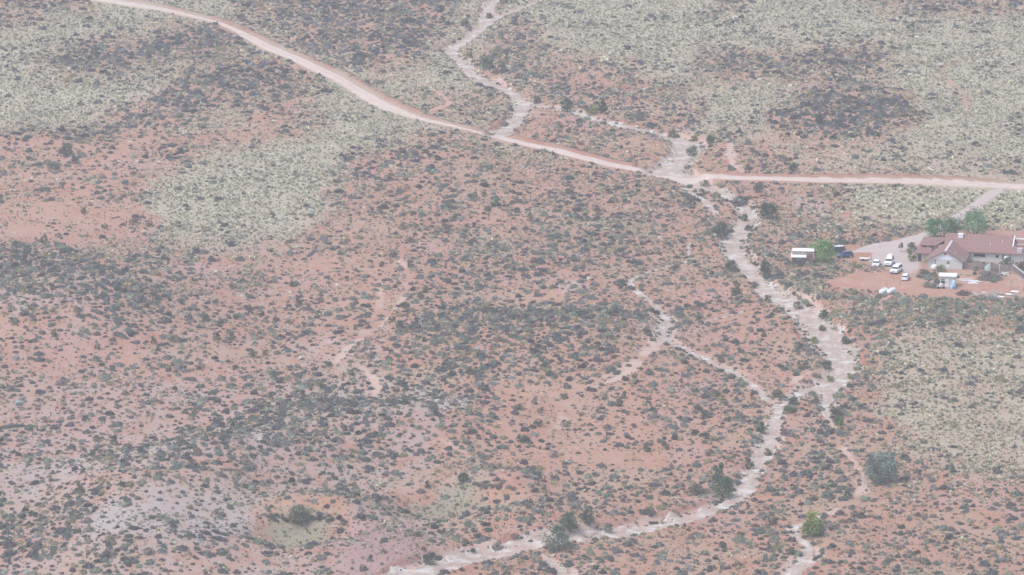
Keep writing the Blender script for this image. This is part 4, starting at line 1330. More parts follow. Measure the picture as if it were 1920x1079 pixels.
# bare fallen branches on the wash
x, y, z = ground(1104, 1010)
b = MB()
rr_ = random.Random(4)
for k in range(9):
    a = rr_.uniform(-.3, 1.9) if k % 2 else rr_.uniform(1.4, 3.4)
    l = rr_.uniform(1.5, 3.3)
    p1 = (math.cos(a) * l * .5, math.sin(a) * l * .3, .25 + rr_.uniform(.2, .6))
    p2 = (math.cos(a + .2) * l, math.sin(a + .2) * l * .6, .3 + rr_.uniform(.4, 1.3))
    b.tube([(0, 0, .05), p1, p2], [.07, .05, .015], 5)
    b.tube([p1, (p1[0] + .6 * math.cos(a + .9), p1[1] + .4, p1[2] + .6)], [.035, .01], 4)
o = b.build("fallen_branches", M["twig"])
o.location = (x, y, z)
tag(o, "bare grey fallen branches lying across the pale sand of the wash", "dead branches")

# ------------------------------------------------------------------ the house
HX, HY, HZ0 = ground(1740, 503)
PSI = math.radians(-11.8)
house = thing("ranch_house", "long low ranch house with red-brown shingle roofs and a forward gable wing", "house", (HX, HY, HZ0), PSI)
TP = .52                                                   # roof pitch


def roof_pair(b, x0, x1, ye, yr, ze, t=.16):
    """gable roof with its ridge along x: front slope from y=ye (z=ze) up to y=yr, and back again"""
    zr = ze + (yr - ye) * TP
    b.slab([(x0, ye, ze), (x1, ye, ze), (x1, yr, zr), (x0, yr, zr)], t)
    b.slab([(x0, yr + .002, zr), (x1, yr + .002, zr), (x1, 2 * yr - ye, ze), (x0, 2 * yr - ye, ze)], t)
    return zr


# main wing
b = MB()
b.hull([(2.9, 10.1, -.3), (19.6, 10.1, -.3), (19.6, 21.9, -.3), (2.9, 21.9, -.3)], [(2.9, 10.1, 2.52), (19.6, 10.1, 2.52), (19.6, 21.9, 2.52), (2.9, 21.9, 2.52)])
b.add([(19.6, 10.1, 2.523), (19.6, 21.9, 2.523), (19.6, 16.0, 5.55), (19.3, 10.1, 2.523), (19.3, 21.9, 2.523), (19.3, 16.0, 5.55)], [(0, 1, 2), (5, 4, 3), (0, 3, 4, 1), (1, 4, 5, 2), (2, 5, 3, 0)])
b.build("wall", M["wall"], house)
b = MB()
zr = roof_pair(b, 2.4, 19.85, 9.6, 16.0, 2.52)
mr = b.build("roof", M["roof"], house)
b = MB()
b.slab([(19.853, 12.2, 2.52 + 2.6 * TP + .05), (20.1, 12.2, 2.52 + 2.6 * TP + .05), (20.1, 16.0, zr + .05), (19.853, 16.0, zr + .05)], .5)
b.build("rake_board", M["white"], mr)
MB().box(2.5, 19.8, 9.52, 9.597, 2.28, 2.50).build("fascia", M["fascia"], mr)
MB().tube([(14.2, 12.4, 3.5), (14.2, 12.4, 4.5)], .09, 8).build("vent_pipe", M["white"], mr)
MB().tube([(17.2, 13.6, 4.2), (17.2, 13.6, 5.1)], .10, 8).build("vent_pipe", M["white"], mr)
c = MB().box(-.62, .62, -.5, .5, -.1, .95)
for kz in range(5):
    c.box(-.66, .66, -.54, -.502, .1 + kz * .16, .19 + kz * .16)
c = c.build("roof_cooler", M["white"], mr)
c.location = (6.3, 14.6, 2.52 + 5.0 * TP)
MB().hull([(-.75, -.62, .952), (.75, -.62, .952), (.75, .62, .952), (-.75, .62, .952)], [(-.6, -.5, 1.06), (.6, -.5, 1.06), (.6, .5, 1.06), (-.6, .5, 1.06)]).build("cooler_lid", M["roofwhite"], c)
# right end: lower annex roof, cooler at the eave, side block
b = MB()
b.box(19.75, 23.0, 10.25, 14.2, -.3, 2.45)
b.build("annex_wall", M["wall"], house)
b = MB()
b.slab([(19.87, 9.6, 2.50), (23.3, 9.6, 2.50), (23.3, 12.2, 2.50 + 2.6 * TP), (19.87, 12.2, 2.50 + 2.6 * TP)], .15)
b.slab([(19.87, 12.203, 2.50 + 2.6 * TP), (23.3, 12.203, 2.50 + 2.6 * TP), (23.3, 14.6, 2.60), (19.87, 14.6, 2.60)], .15)
b.build("annex_roof", M["roof"], house)
c = MB().box(-.6, .6, -.5, .5, -.3, 1.0)
for kz in range(5):
    c.box(-.64, .64, -.54, -.502, .05 + kz * .18, .15 + kz * .18)
c = c.build("eave_cooler", M["metal"], house)
c.location = (22.0, 10.3, 2.95)
b = MB().box(20.6, 36, 15.2, 19.0, -.3, 3.9)
b.build("side_block_wall", M["wall"], house)
b = MB()
b.slab([(20.3, 14.7, 3.5), (36.3, 14.7, 3.5), (36.3, 17.2, 4.75), (20.3, 17.2, 4.75)], .14)
b.slab([(20.3, 17.203, 4.75), (36.3, 17.203, 4.75), (36.3, 19.6, 3.5), (20.3, 19.6, 3.5)], .14)
b.build("side_block_roof", M["roof"], house)
MB().box(20.2, 36.4, 17.0, 17.45, 4.70, 4.98).build("ridge_cap", M["roofwhite"], house)
# gable wing
b = MB()
b.hull([(0, 0, -.3), (8.67, 0, -.3), (8.67, 10.09, -.3), (0, 10.09, -.3)], [(0, 0, 2.35), (8.67, 0, 2.35), (8.67, 10.09, 2.35), (0, 10.09, 2.35)])
b.build("wing_wall", M["wall"], house)
b = MB()
b.add([(-.15, -.06, 2.36), (8.82, -.06, 2.36), (4.335, -.06, 4.62), (-.15, .2, 2.36), (8.82, .2, 2.36), (4.335, .2, 4.62)], [(0, 1, 2), (5, 4, 3), (0, 3, 4, 1), (1, 4, 5, 2), (2, 5, 3, 0)])
gb = b.build("gable_end", M["gable"], house)
MB().lathe([(.01, -.10), (.34, -.10), (.34, -.062), (.01, -.062)], 8, 'y', (4.335, 0, 3.85)).build("gable_vent", M["rust"], gb)
b = MB()
zg = 2.35 + 4.335 * TP
yb = 9.6 + (zg - 2.52) / TP + .3
b.slab([(-.75, -.5, 2.35 - .39 + .08), (4.335, -.5, zg + .08), (4.335, yb, zg + .08), (-.75, yb - 4.3, 2.35 - .39 + .08)], .15)
b.slab([(4.337, -.5, zg + .08), (9.42, -.5, 2.35 - .39 + .08), (9.42, 9.9, 2.35 - .39 + .08), (4.337, yb, zg + .08)], .15)
wr = b.build("wing_roof", M["roof"], house)
b = MB()
b.slab([(-.78, -.58, 2.03), (4.335, -.58, zg + .09), (4.335, -.503, zg + .09), (-.78, -.503, 2.03)], .2)
b.slab([(4.337, -.58, zg + .09), (9.45, -.58, 2.03), (9.45, -.503, 2.03), (4.337, -.503, zg + .09)], .2)
b.build("barge_board", M["fascia"], wr)
b = MB()
b.slab([(4.05, -.45, zg - .02), (4.335, -.45, zg + .13), (4.335, yb - 1.0, zg + .13), (4.05, yb - 1.0, zg - .02)], .03)
b.slab([(4.337, -.45, zg + .13), (4.62, -.45, zg - .02), (4.62, yb - 1.0, zg - .02), (4.337, yb - 1.0, zg + .13)], .03)
b.build("ridge_cap", M["tarp"], wr)
MB().tube([(6.6, 2.6, 3.0), (6.6, 2.6, 4.0)], .08, 8).build("vent_pipe", M["white"], wr)
# gable-front door, downpipe, wall hatch
d = MB().box(4.75, 5.45, -.10, -.003, 0, 1.15).build("door", M["white"], house)
MB().box(4.85, 5.35, -.13, -.103, .1, .55).build("door_panel", M["metal"], d)
w = MB().box(4.78, 5.42, -.06, -.003, 1.22, 1.95).build("window", M["dark"], house)
MB().box(5.06, 5.12, -.09, -.062, 1.22, 1.95).build("mullion", M["white"], w)
MB().box(1.75, 1.92, -.1, -.004, 0, 2.3).build("downpipe", M["fascia"], house)
# ribbon window of the long wall
w = MB().box(10.4, 13.2, 10.0, 10.097, 1.42, 2.02).build("window", M["glass"], house)
b = MB()
for xx in (10.36, 11.28, 12.22, 13.14):
    b.box(xx, xx + .1, 9.96, 9.998, 1.40, 2.04)
b.box(10.3, 13.3, 9.93, 9.958, 1.30, 1.40)
b.build("window_frame", M["fascia"], w)
w = MB().box(15.9, 16.6, 10.0, 10.097, 1.2, 1.95).build("window", M["glass"], house)
MB().box(15.85, 16.65, 9.95, 9.998, 1.1, 1.2).build("sill", M["white"], w)
w = MB().box(17.6, 18.0, 10.0, 10.097, .9, 2.1).build("door", M["dark"], house)
# left wings
MB().box(-4.1, 2.88, 16.3, 23.4, -.3, 2.35).build("rear_wing_wall", M["wall_warm"], house)
b = MB()
b.slab([(-4.5, 15.8, 2.45), (-.02, 15.8, 2.45), (2.38, 20.0, 3.75), (-3.9, 20.0, 3.75)], .14)
b.slab([(-3.9, 20.003, 3.75), (2.38, 20.003, 3.75), (2.38, 24.2, 2.45), (-4.5, 24.2, 2.45)], .14)
lr = b.build("rear_wing_roof", M["roof"], house)
MB().box(-4.5, -.05, 15.70, 15.79, 2.25, 2.44).build("fascia", M["fascia"], lr)
for xx in (-3.7, -1.9):
    w = MB().box(xx, xx + 1.1, 16.2, 16.297, 1.2, 2.1).build("window", M["glass"], house)
    MB().box(xx - .06, xx + 1.16, 16.14, 16.198, 1.12, 1.2).build("sill", M["white"], w)
MB().box(-4.0, -.003, 7.3, 12.4, -.3, 2.2).build("porch_wall", M["wall_warm"], house)
b = MB()
b.slab([(-4.5, 6.8, 2.25), (-.3, 6.8, 2.25), (-.3, 10.6, 3.02), (-4.0, 10.6, 3.02)], .14)
b.slab([(-4.0, 10.603, 3.02), (-.3, 10.603, 3.02), (-.3, 12.9, 2.5), (-4.4, 12.9, 2.5)], .14)
pr_ = b.build("porch_roof", M["roof"], house)
MB().box(-4.5, -.35, 6.71, 6.79, 2.06, 2.24).build("fascia", M["fascia"], pr_)
dd_ = MB().box(-3.6, -2.7, 7.2, 7.297, 0, 2.02).build("door", M["dark"], house)
MB().box(-3.68, -3.62, 7.14, 7.198, 0, 2.08).box(-2.68, -2.62, 7.14, 7.198, 0, 2.08).build("door_frame", M["metal"], dd_)


def at_house(xp, yp, zp=0.0):
    c_, s_ = math.cos(PSI), math.sin(PSI)
    x, y = HX + xp * c_ - yp * s_, HY + xp * s_ + yp * c_
    return x, y, float(hfun(x, y)) + zp


# garden fence
fx, fy, fz = at_house(8.95, .6)
fence = thing("garden_fence", "weathered brown board fence in front of the long grey wall", "fence", (fx, fy, fz), PSI)
b = MB()
rr_ = random.Random(9)
xx = 0.0
while xx < 13.5:
    wv = rr_.uniform(.13, .17)
    hv = 1.7 + rr_.uniform(-.08, .06)
    b.box(xx, xx + wv, 0, .03, -.15, hv)
    xx += wv + .012
b.build("boards", M["fence"], fence)
MB().box(0, 13.4, .033, .09, .4, .5).box(0, 13.4, .033, .09, 1.3, 1.4).build("rail", M["fence"], fence)
for k in range(6):
    MB().box(k * 2.6, k * 2.6 + .12, .093, .21, -.3, 1.6).build("post", M["fence"], fence)
# white water tank at the long wall
x, y, z = at_house(18.9, 7.2)
t = thing("water_tank", "white upright water tank against the long grey wall", "tank", (x, y, z))
MB().lathe([(.02, .35), (.62, .35), (.66, .45), (.66, 1.9), (.55, 2.15), (.2, 2.3), (.02, 2.3)], 20).build("tank_body", M["white"], t, True)
MB().lathe([(.01, 2.302), (.2, 2.302), (.2, 2.4), (.01, 2.4)], 12).build("lid", M["metal"], t)
MB().box(-.75, .75, -.75, .75, -.1, .347).build("stand", M["wall_warm"], t)
# white tarp-covered heap before the gable
x, y, z = ground(1752, 508)
t = thing("covered_grill", "white cloth-covered shape on legs left of the light green bush at the gable", "cover", (x, y, z), PSI)
b = MB()
rings = []
for hz, rx, ry in ((.45, .8, .5), (.75, .85, .55), (1.1, .78, .5), (1.45, .62, .42), (1.62, .3, .2)):
    rings.append([(rx * math.cos(2 * math.pi * k / 14) * (1 + .06 * math.sin(3 * k)), ry * math.sin(2 * math.pi * k / 14) * (1 + .05 * math.cos(2 * k)), hz) for k in range(14)])
b.loft(rings)
b.build("cover", M["roofwhite"], t, True)
for sx in (-.45, .45):
    MB().box(sx - .05, sx + .05, -.25, .25, -.1, .447).build("leg", M["metal"], t)

# ------------------------------------------------------------------ small shed on the left
x, y, z = ground(1484, 496)
t = thing("small_cabin", "brown flat-roofed cabin with two white roof sheets and a teal window", "cabin", (x, y, z), math.radians(-4))
MB().box(.15, 5.3, 0, 4.2, -.5, 2.75).build("wall", M["brownwall"], t)
b = MB()
b.slab([(.1, 1.8, 3.0), (5.7, 1.8, 3.0), (5.7, 4.6, 3.25), (.1, 4.6, 3.25)], .12)
b.build("upper_roof", M["roofwhite"], t)
MB().box(.0, 5.75, 1.6, 1.797, 2.76, 3.02).build("fascia", M["brownwall"], t)
b = MB()
b.slab([(-.1, -1.3, 2.15), (3.75, -1.3, 2.15), (3.75, .9, 2.79), (-.1, .9, 2.79)], .06)
b.build("awning", M["roofwhite"], t)
for xx in (.1, 3.5):
    MB().box(xx, xx + .12, -1.2, -1.08, -.5, 2.1).build("awning_post", M["fascia"], t)
w = MB().box(1.2, 2.7, -.08, -.003, .95, 1.75).build("window", M["teal"], t)
MB().box(1.12, 2.78, -.12, -.082, .86, .95).box(1.9, 1.98, -.12, -.082, .95, 1.75).build("window_frame", M["fascia"], t)
x2, y2, z2 = ground(1513, 497)
t = thing("air_conditioner", "white box air conditioner at the foot of the brown cabin wall", "air conditioner", (x2, y2, z2), math.radians(-4))
MB().box(-.38, .38, -.3, .3, .15, .8).build("housing", M["white"], t, bevel=.03)
MB().lathe([(.01, -.32), (.24, -.32), (.24, -.303), (.01, -.303)], 14, 'y', (0, 0, .48)).build("fan_grille", M["dark"], t)
MB().box(-.42, .42, -.34, .34, -.1, .147).build("pad", M["wall"], t)

# ------------------------------------------------------------------ vehicles


def car(name, label, cat, px, py, yaw, paint, Lc, Wc, Hc, kind):
    """yaw: direction of the nose, degrees from +X; px, py is the middle of the footprint"""
    x, y, z = ground(px, py)
    t = thing(name, label, cat, (x, y, z + .03), math.radians(yaw))
    hw, hl = Wc / 2, Lc / 2
    belt = Hc * .60
    gc = .22 if kind == 'sedan' else .30
    # lower body rings from tail to nose
    if kind == 'sedan':
        prof = [(-hl, .45, belt * .92), (-hl + .12, gc, belt), (-hl * .55, gc, belt * 1.02), (hl * .42, gc, belt * 1.0), (hl - .35, gc, belt * .86), (hl - .05, gc + .02, belt * .74), (hl, .38, belt * .6)]
        cab = [(-hl * .72, belt), (-hl * .40, Hc), (hl * .10, Hc), (hl * .46, belt)]
    elif kind == 'hatch':
        prof = [(-hl, .45, belt * .95), (-hl + .08, gc, belt), (hl * .45, gc, belt), (hl - .3, gc, belt * .86), (hl, .38, belt * .66)]
        cab = [(-hl * .97, belt), (-hl * .78, Hc), (hl * .12, Hc), (hl * .52, belt)]
    else:
        prof = [(-hl, .45, belt * .96), (-hl + .06, gc, belt), (hl * .48, gc, belt), (hl - .12, gc, belt * .92), (hl, .42, belt * .78)]
        cab = [(-hl * .98, belt), (-hl * .94, Hc), (hl * .22, Hc), (hl * .48, belt)]
    b = MB()
    rings = []
    for xx, lo, hi in prof:
        wv = hw * (.88 if xx in (prof[0][0], prof[-1][0]) else 1)
        rings.append([(xx, -wv * .92, lo), (xx, -wv, lo + (hi - lo) * .45), (xx, -wv * .94, hi - .04), (xx, -wv * .8, hi), (xx, wv * .8, hi), (xx, wv * .94, hi - .04), (xx, wv, lo + (hi - lo) * .45), (xx, wv * .92, lo)])
    b.loft(rings)
    body = b.build("body", M[paint], t, bevel=.03)
    # cabin: pillars and roof in paint
    x0, x1, x2, x3 = [c[0] for c in cab]
    lo_w, hi_w = hw * .90, hw * .74
    b = MB()
    b.hull([(x0, -lo_w, belt - .03), (x3, -lo_w, belt - .03), (x3, lo_w, belt - .03), (x0, lo_w, belt - .03)], [(x1, -hi_w, Hc), (x2, -hi_w, Hc), (x2, hi_w, Hc), (x1, hi_w, Hc)])
    b.build("cabin", M[paint], t, bevel=.05)

    def pane(a, bq, cq, dq, nrm, nm):
        q = [np.array(p, float) for p in (a, bq, cq, dq)]
        c_ = sum(q) / 4
        q = [c_ + (p - c_) * np.array((.95, .95, .92)) + np.array(nrm) * .012 for p in q]
        lo4 = [tuple(p - np.array(nrm) * .02) for p in q]
        return MB().hull(lo4, [tuple(p) for p in q]).build(nm, M["glass"], t)
    z0_, z1_ = belt + .02, Hc - .05
    pane((x3, -lo_w, z0_), (x3, lo_w, z0_), (x2, hi_w, z1_), (x2, -hi_w, z1_), (.75, 0, .65), "windshield")
    pane((x0, lo_w, z0_), (x0, -lo_w, z0_), (x1, -hi_w, z1_), (x1, hi_w, z1_), (-.85, 0, .5), "rear_window")
    for sy in (-1, 1):
        m0, m1 = x0 * .45 + x3 * .55, x1 * .45 + x2 * .55
        pane((x0 + .1, sy * lo_w, z0_), (m0 - .03, sy * lo_w, z0_), (m1 - .03, sy * hi_w, z1_), (x1 + .05, sy * hi_w, z1_), (0, sy * .95, .25), "side_window")
        pane((m0 + .03, sy * lo_w, z0_), (x3 - .12, sy * lo_w, z0_), (x2 - .05, sy * hi_w, z1_), (m1 + .03, sy * hi_w, z1_), (0, sy * .95, .25), "side_window")
    wr_ = .33 if kind in ('sedan', 'hatch') else .39
    for sx in (-.60, .62):
        for sy in (-1, 1):
            wheel = MB().lathe([(.05, -.12), (wr_ * .9, -.12), (wr_, -.08), (wr_, .08), (wr_ * .9, .12), (.05, .12)], 18, 'y').build("wheel", M["black"], t)
            wheel.location = (sx * hl, sy * (hw - .09), wr_ - .03)
            MB().lathe([(.02, .121), (wr_ * .55, .121), (wr_ * .5, .135), (.02, .14)] if sy > 0 else [(.02, -.14), (wr_ * .5, -.135), (wr_ * .55, -.121), (.02, -.121)], 12, 'y').build("rim", M["metal"], wheel)
    fz_ = belt * .62
    for sy in (-1, 1):
        MB().box(hl - .10, hl + .015, sy * hw * .64 - .16, sy * hw * .64 + .16, fz_, fz_ + .15).build("headlight", M["lamp"], t)
        MB().box(-hl - .015, -hl + .1, sy * hw * .68 - .12, sy * hw * .68 + .12, belt * .66, belt * .88).build("taillight", M["red"], t)
        MB().box(x3 - .42, x3 - .28, sy * (hw + .10) - .09, sy * (hw + .10) + .09, belt + .02, belt + .16).build("side_mirror", M[paint], t)
    MB().box(hl - .06, hl + .02, -hw * .42, hw * .42, fz_ - .02, fz_ + .14).build("grille", M["dark"], t)
    MB().box(hl - .12, hl + .07, -hw * .86, hw * .86, .28, .46).build("bumper", M["dark"] if kind != 'sedan' else M[paint], t)
    MB().box(-hl - .07, -hl + .12, -hw * .86, hw * .86, .30, .50).build("bumper", M["dark"] if kind == 'suv' else M[paint], t)
    MB().box(-hl * .8, hl * .8, -hw * .8, hw * .8, gc - .10, gc - .003).build("underbody", M["black"], t)
    return t


car("sedan", "white sedan parked nose out, leftmost of the row on the gravel", "car", 1643.5, 498.5, -102, "carwhite", 4.4, 1.75, 1.45, 'sedan')
v = car("parked_van", "tall white van with a raised roof box, second in the gravel row", "van", 1667.5, 497, -103.5, "carwhite", 4.9, 1.9, 2.0, 'suv')
MB().hull([(-2.2, -.62, 2.003), (.2, -.66, 2.003), (.2, .66, 2.003), (-2.2, .62, 2.003)], [(-2.1, -.55, 2.42), (-.05, -.58, 2.42), (-.05, .58, 2.42), (-2.1, .55, 2.42)]).build("roof_box", M["carwhite"], v, bevel=.04)
car("off_road_car", "white high-bonneted off-road car with dark grille, nearest to the tall van", "car", 1680.5, 511, -111, "carwhite", 5.0, 1.98, 1.85, 'suv')
car("hatchback", "small white hatchback showing its dark tail window, apart below the row", "car", 1698, 524.5, 78, "carwhite", 3.9, 1.7, 1.5, 'hatch')
car("estate_car", "dark blue estate car standing beside the bright green tree", "car", 1584, 483, 198, "carblue", 4.2, 1.85, 1.6, 'hatch')
v = car("work_truck", "black vehicle with a white roof mostly hidden behind the green tree", "car", 1568, 475, 195, "carblack", 4.6, 1.85, 1.75, 'suv')
MB().box(-1.9, .4, -.62, .62, 1.755, 1.83).build("roof_panel", M["carwhite"], v, bevel=.02)
# low boat-like trailer
x, y, z = ground(1622, 489)
t = thing("boat_trailer", "low white boat hull on a rusty frame between the blue car and the sedan", "trailer", (x, y, z), math.radians(-8))
rings = []
for xx, wv, zz in ((-1.4, .62, .30), (-.5, .72, .28), (.5, .66, .28), (1.1, .40, .34), (1.5, .06, .48)):
    rings.append([(xx, -wv, zz + .38), (xx, -wv * .6, zz), (xx, wv * .6, zz), (xx, wv, zz + .38)])
MB().loft(rings).build("hull", M["white"], t, bevel=.03)
MB().tube([(-1.5, -.4, .25), (1.9, 0, .3)], .04).tube([(-1.5, .4, .25), (1.9, 0, .3)], .04).tube([(1.6, -.3, .3), (1.6, -.3, 1.3), (1.6, .5, 1.3), (1.6, .5, .3)], .04).tube([(-.3, -.3, .6), (-.3, -.3, 1.25), (1.6, -.3, 1.3)], .03).build("frame", M["rust"], t)
for sy in (-1, 1):
    wl_o = MB().lathe([(.04, -.08), (.28, -.08), (.28, .08), (.04, .08)], 14, 'y').build("wheel", M["black"], t)
    wl_o.location = (-.5, sy * .82, .26)

# ------------------------------------------------------------------ propane tanks


def propane(px, py, label):
    x, y, z = ground(px, py)
    t = thing("propane_tank", label, "propane tank", (x, y, z), math.radians(62))
    prof = [(.02, -1.85)] + [(.6 * math.sin(a), -1.35 - .5 * math.cos(a)) for a in np.linspace(.25, math.pi / 2, 6)] + [(.6 * math.cos(a), 1.35 + .5 * math.sin(a)) for a in np.linspace(0, 1.3, 6)] + [(.02, 1.85)]
    o = MB().lathe(prof, 20, 'x', (0, 0, .86)).build("tank_body", M["tank"], t, True)
    MB().lathe([(.01, 1.44), (.24, 1.44), (.24, 1.62), (.16, 1.7), (.01, 1.72)], 14).build("valve_cover", M["metal"], t)
    for sx in (-.95, .95):
        MB().box(sx - .12, sx + .12, -.42, .42, -.15, .34).build("leg", M["wall"], t)


propane(1656.5, 552, "white propane tank lying beside its twin, the one nearer the wash")
propane(1671, 551.5, "white propane tank lying beside its twin, the one nearer the parked cars")

# ------------------------------------------------------------------ tool shed, drums, cart
x, y, z = ground(1762, 538)
SHX, SHY, SHZ = x, y, z
SA = math.radians(-8)
t = thing("tool_shed", "small grey shed with a flat white roof and a white door", "shed", (x, y, z), SA)
MB().box(0, 3.9, 0, 2.6, -.3, 2.75).build("wall", M["wall"], t)
b = MB()
b.slab([(-.35, -.45, 2.82), (4.15, -.45, 2.82), (4.15, 3.0, 2.95), (-.35, 3.0, 2.95)], .1)
b.build("roof", M["roofwhite"], t)
d = MB().box(1.35, 2.2, -.07, -.003, .05, 2.05).build("door", M["white"], t)
MB().box(1.55, 2.0, -.10, -.073, 1.15, 1.28).build("handle_plate", M["dark"], d)
MB().box(.25, 1.2, -.06, -.003, .9, 2.0).build("opening", M["dark"], t)
MB().box(.2, 1.25, -.5, -.063, 1.72, 1.80).build("hood", M["metal"], t)


def at_shed(a, b_, c=0.0):
    X_, Y_ = SHX + a * math.cos(SA) - b_ * math.sin(SA), SHY + a * math.sin(SA) + b_ * math.cos(SA)
    return X_, Y_, float(hfun(X_, Y_)) + c


def drum(loc, mname, label, rad, hgt, nm="water_drum"):
    t = thing(nm, label, "drum", loc)
    prof = [(.02, 0), (rad * .96, 0), (rad, .05)]
    for k in (1, 2):
        zc = hgt * k / 3
        prof += [(rad, zc - .05), (rad * 1.05, zc), (rad, zc + .05)]
    prof += [(rad, hgt - .05), (rad * .96, hgt), (.02, hgt)]
    MB().lathe(prof, 18).build("drum_body", M[mname], t, True)
    MB().lathe([(.01, hgt + .003), (rad * .3, hgt + .003), (rad * .28, hgt + .07), (.01, hgt + .07)], 10).build("cap", M["white"], t)


drum(at_shed(3.55, -1.0), "paleblue", "tall pale blue drum at the corner of the grey shed", .48, 1.85)
drum(at_shed(3.85, -2.3), "blue", "bright blue drum in front of the pale tall one", .36, .95)
drum(at_shed(3.1, -2.2), "paleblue", "short pale drum left of the bright blue one", .34, .8)
# utility cart with a cream drum
x, y, z = ground(1763, 541)
t = thing("utility_cart", "small flat utility cart with dark wheels in front of the grey shed", "cart", (x, y, z), math.radians(4))
MB().box(-1.0, 1.1, -.45, .45, .42, .52).build("deck", M["metal"], t)
MB().tube([(-1.0, 0, .45), (-1.9, 0, .2)], .04).tube([(-1.0, -.4, .5), (-1.0, -.4, 1.1), (-1.0, .4, 1.1), (-1.0, .4, .5)], .03).build("drawbar", M["rust"], t)
for sx in (-.6, .8):
    for sy in (-1, 1):
        o = MB().lathe([(.04, -.1), (.30, -.1), (.30, .1), (.04, .1)], 14, 'y').build("wheel", M["black"], t)
        o.location = (sx, sy * .57, .28)
t = thing("cream_tank", "cream rounded tank sitting on the utility cart", "tank", (x + .2, y, z + .523))
MB().lathe([(.02, 0), (.42, 0), (.48, .12), (.48, .5), (.36, .72), (.12, .8), (.02, .8)], 16).build("tank_body", M["tarp"], t, True)
MB().lathe([(.01, .803), (.1, .803), (.1, .88), (.01, .88)], 10).build("cap", M["white"], t)

# ------------------------------------------------------------------ yard clutter


def pile(name, label, cat, px, py, wx, wy, hh, n, mname, rad=.03, seed=1, flat_=.4):
    x, y, z = ground(px, py)
    r = random.Random(seed)
    b = MB()
    for _ in range(n):
        a, k = r.uniform(0, 6.28), math.sqrt(r.uniform(0, 1))
        cx, cy = k * math.cos(a) * wx / 2, k * math.sin(a) * wy / 2
        cz = hh * (1 - k * k) * r.uniform(.1, 1) + .05
        d = np.array([r.gauss(0, 1), r.gauss(0, 1), r.gauss(0, flat_)])
        d /= np.linalg.norm(d)
        l = r.uniform(.35, 1.0)
        m_ = np.array([cx, cy, cz])
        b.tube([m_ - d * l, m_ + np.array([r.gauss(0, .1), r.gauss(0, .1), .08]), m_ + d * l], [rad, rad * 1.2, rad * .5], 4)
    o = b.build(name, M[mname])
    o.location = (x, y, z)
    return tag(o, label, cat)


pile("brush_pile", "large dark tangled brush heap in front of the weathered fence", "brush pile", 1856, 524, 6.2, 5.0, 2.1, 420, "twig", .05, 3, .6)
pile("brush_pile", "reddish-brown brush heap on the red dirt below the grey shed", "brush pile", 1807, 553, 3.6, 3.0, 1.1, 260, "bark", .035, 4)
pile("recess_stand_in", "dark heap standing in for the dark recess of the earth bank behind the grey shed", "stand-in heap", 1746, 519, 3.2, 2.0, .8, 110, "bark", .09, 6, .1)  # made-up heap that gives the earth bank its dark recess


def planks(name, label, cat, px, py, n, Lp, Wp, yaw, mname, seed, spread=1.2, tilt=.06, mats=None):
    x, y, z = ground(px, py)
    r = random.Random(seed)
    t = thing(name, label, cat, (x, y, z), math.radians(yaw))
    for k in range(n):
        l, w_ = Lp * r.uniform(.7, 1.1), Wp * r.uniform(.7, 1.2)
        b = MB().box(-l / 2, l / 2, -w_ / 2, w_ / 2, 0, .05)
        o = b.build("board", M[mats[k % len(mats)]] if mats else M[mname], t)
        o.location = (r.uniform(-.5, .5) * spread * .6, (k - n / 2) * spread / n * 2, .03 + .06 * k)
        o.rotation_euler = (r.uniform(-tilt, tilt), r.uniform(-tilt, tilt), r.uniform(-.25, .25))
    return t


planks("scrap_pile", "jumble of grey poles and boards leaning on the dirt mound", "scrap pile", 1829, 556, 14, 3.2, .3, -55, "wood", 11, 2.4, .35, ["wood", "tarp", "rust"])
planks("sheet_stack", "long grey roofing sheets laid flat on the dirt", "sheet stack", 1866, 554, 6, 5.0, .8, -38, "wood", 12, 3.4, .06)
planks("plywood_sheet", "white boards scattered beyond the long grey roofing sheets", "boards", 1883, 552, 4, 2.6, 1.3, -35, "roofwhite", 13, 6.5, .03)
planks("plywood_sheet", "single white board lying near the grey poles", "board", 1840, 547, 1, 1.6, .9, 5, "roofwhite", 14, 1.0, .02)
planks("timber_stack", "pale pinkish planks stacked right of the blue drums", "timber stack", 1810, 526, 5, 3.8, .5, -6, "tarp", 15, 1.6, .05)
planks("timber_stack", "whitish planks in the stack nearest the dark brush heap", "timber stack", 1826, 530, 5, 3.2, .6, -10, "roofwhite", 16, 1.3, .05, ["roofwhite", "tarp"])
planks("tin_sheet", "crumpled pale tin sheet lying behind the dark brush heap", "tin sheet", 1882, 514, 3, 2.6, .9, -12, "tarp", 17, 1.2, .05)
planks("plank", "thin white plank on the ground below the green shrub", "plank", 1850, 530, 2, 2.4, .2, 3, "tarp", 18, .6, .02)
# leaning grey-green sheet
x, y, z = ground(1852, 510)
t = thing("leaning_panel", "grey-green flat panel leaning up among the brush by the fence", "panel", (x, y, z), math.radians(28))
b = MB()
b.slab([(-1.3, -.5, .1), (.5, -.5, .5), (1.1, .6, 2.2), (-.5, .6, 1.3)], .06)
b.build("sheet", M["green_tarp"], t)
MB().tube([(-.6, .75, -.1), (-.4, .5, 1.2)], .05).tube([(.9, .75, -.1), (.9, .5, 1.9)], .05).build("prop", M["wood"], t)
planks("pallet_stack", "stack of grey pallets and boards on the dirt nearest the solar panel", "pallets", 1903, 556, 6, 1.6, 1.2, 12, "wood", 21, .8, .05)
pile("brush_pile", "low grey twig heap between the white boards and the scrub strip", "brush pile", 1858, 562, 3.4, 2.0, .6, 120, "twig", .035, 8)
pile("brush_pile", "small dark twig heap left of the utility cart", "brush pile", 1752, 540, 2.2, 1.8, .8, 110, "bark", .04, 9)
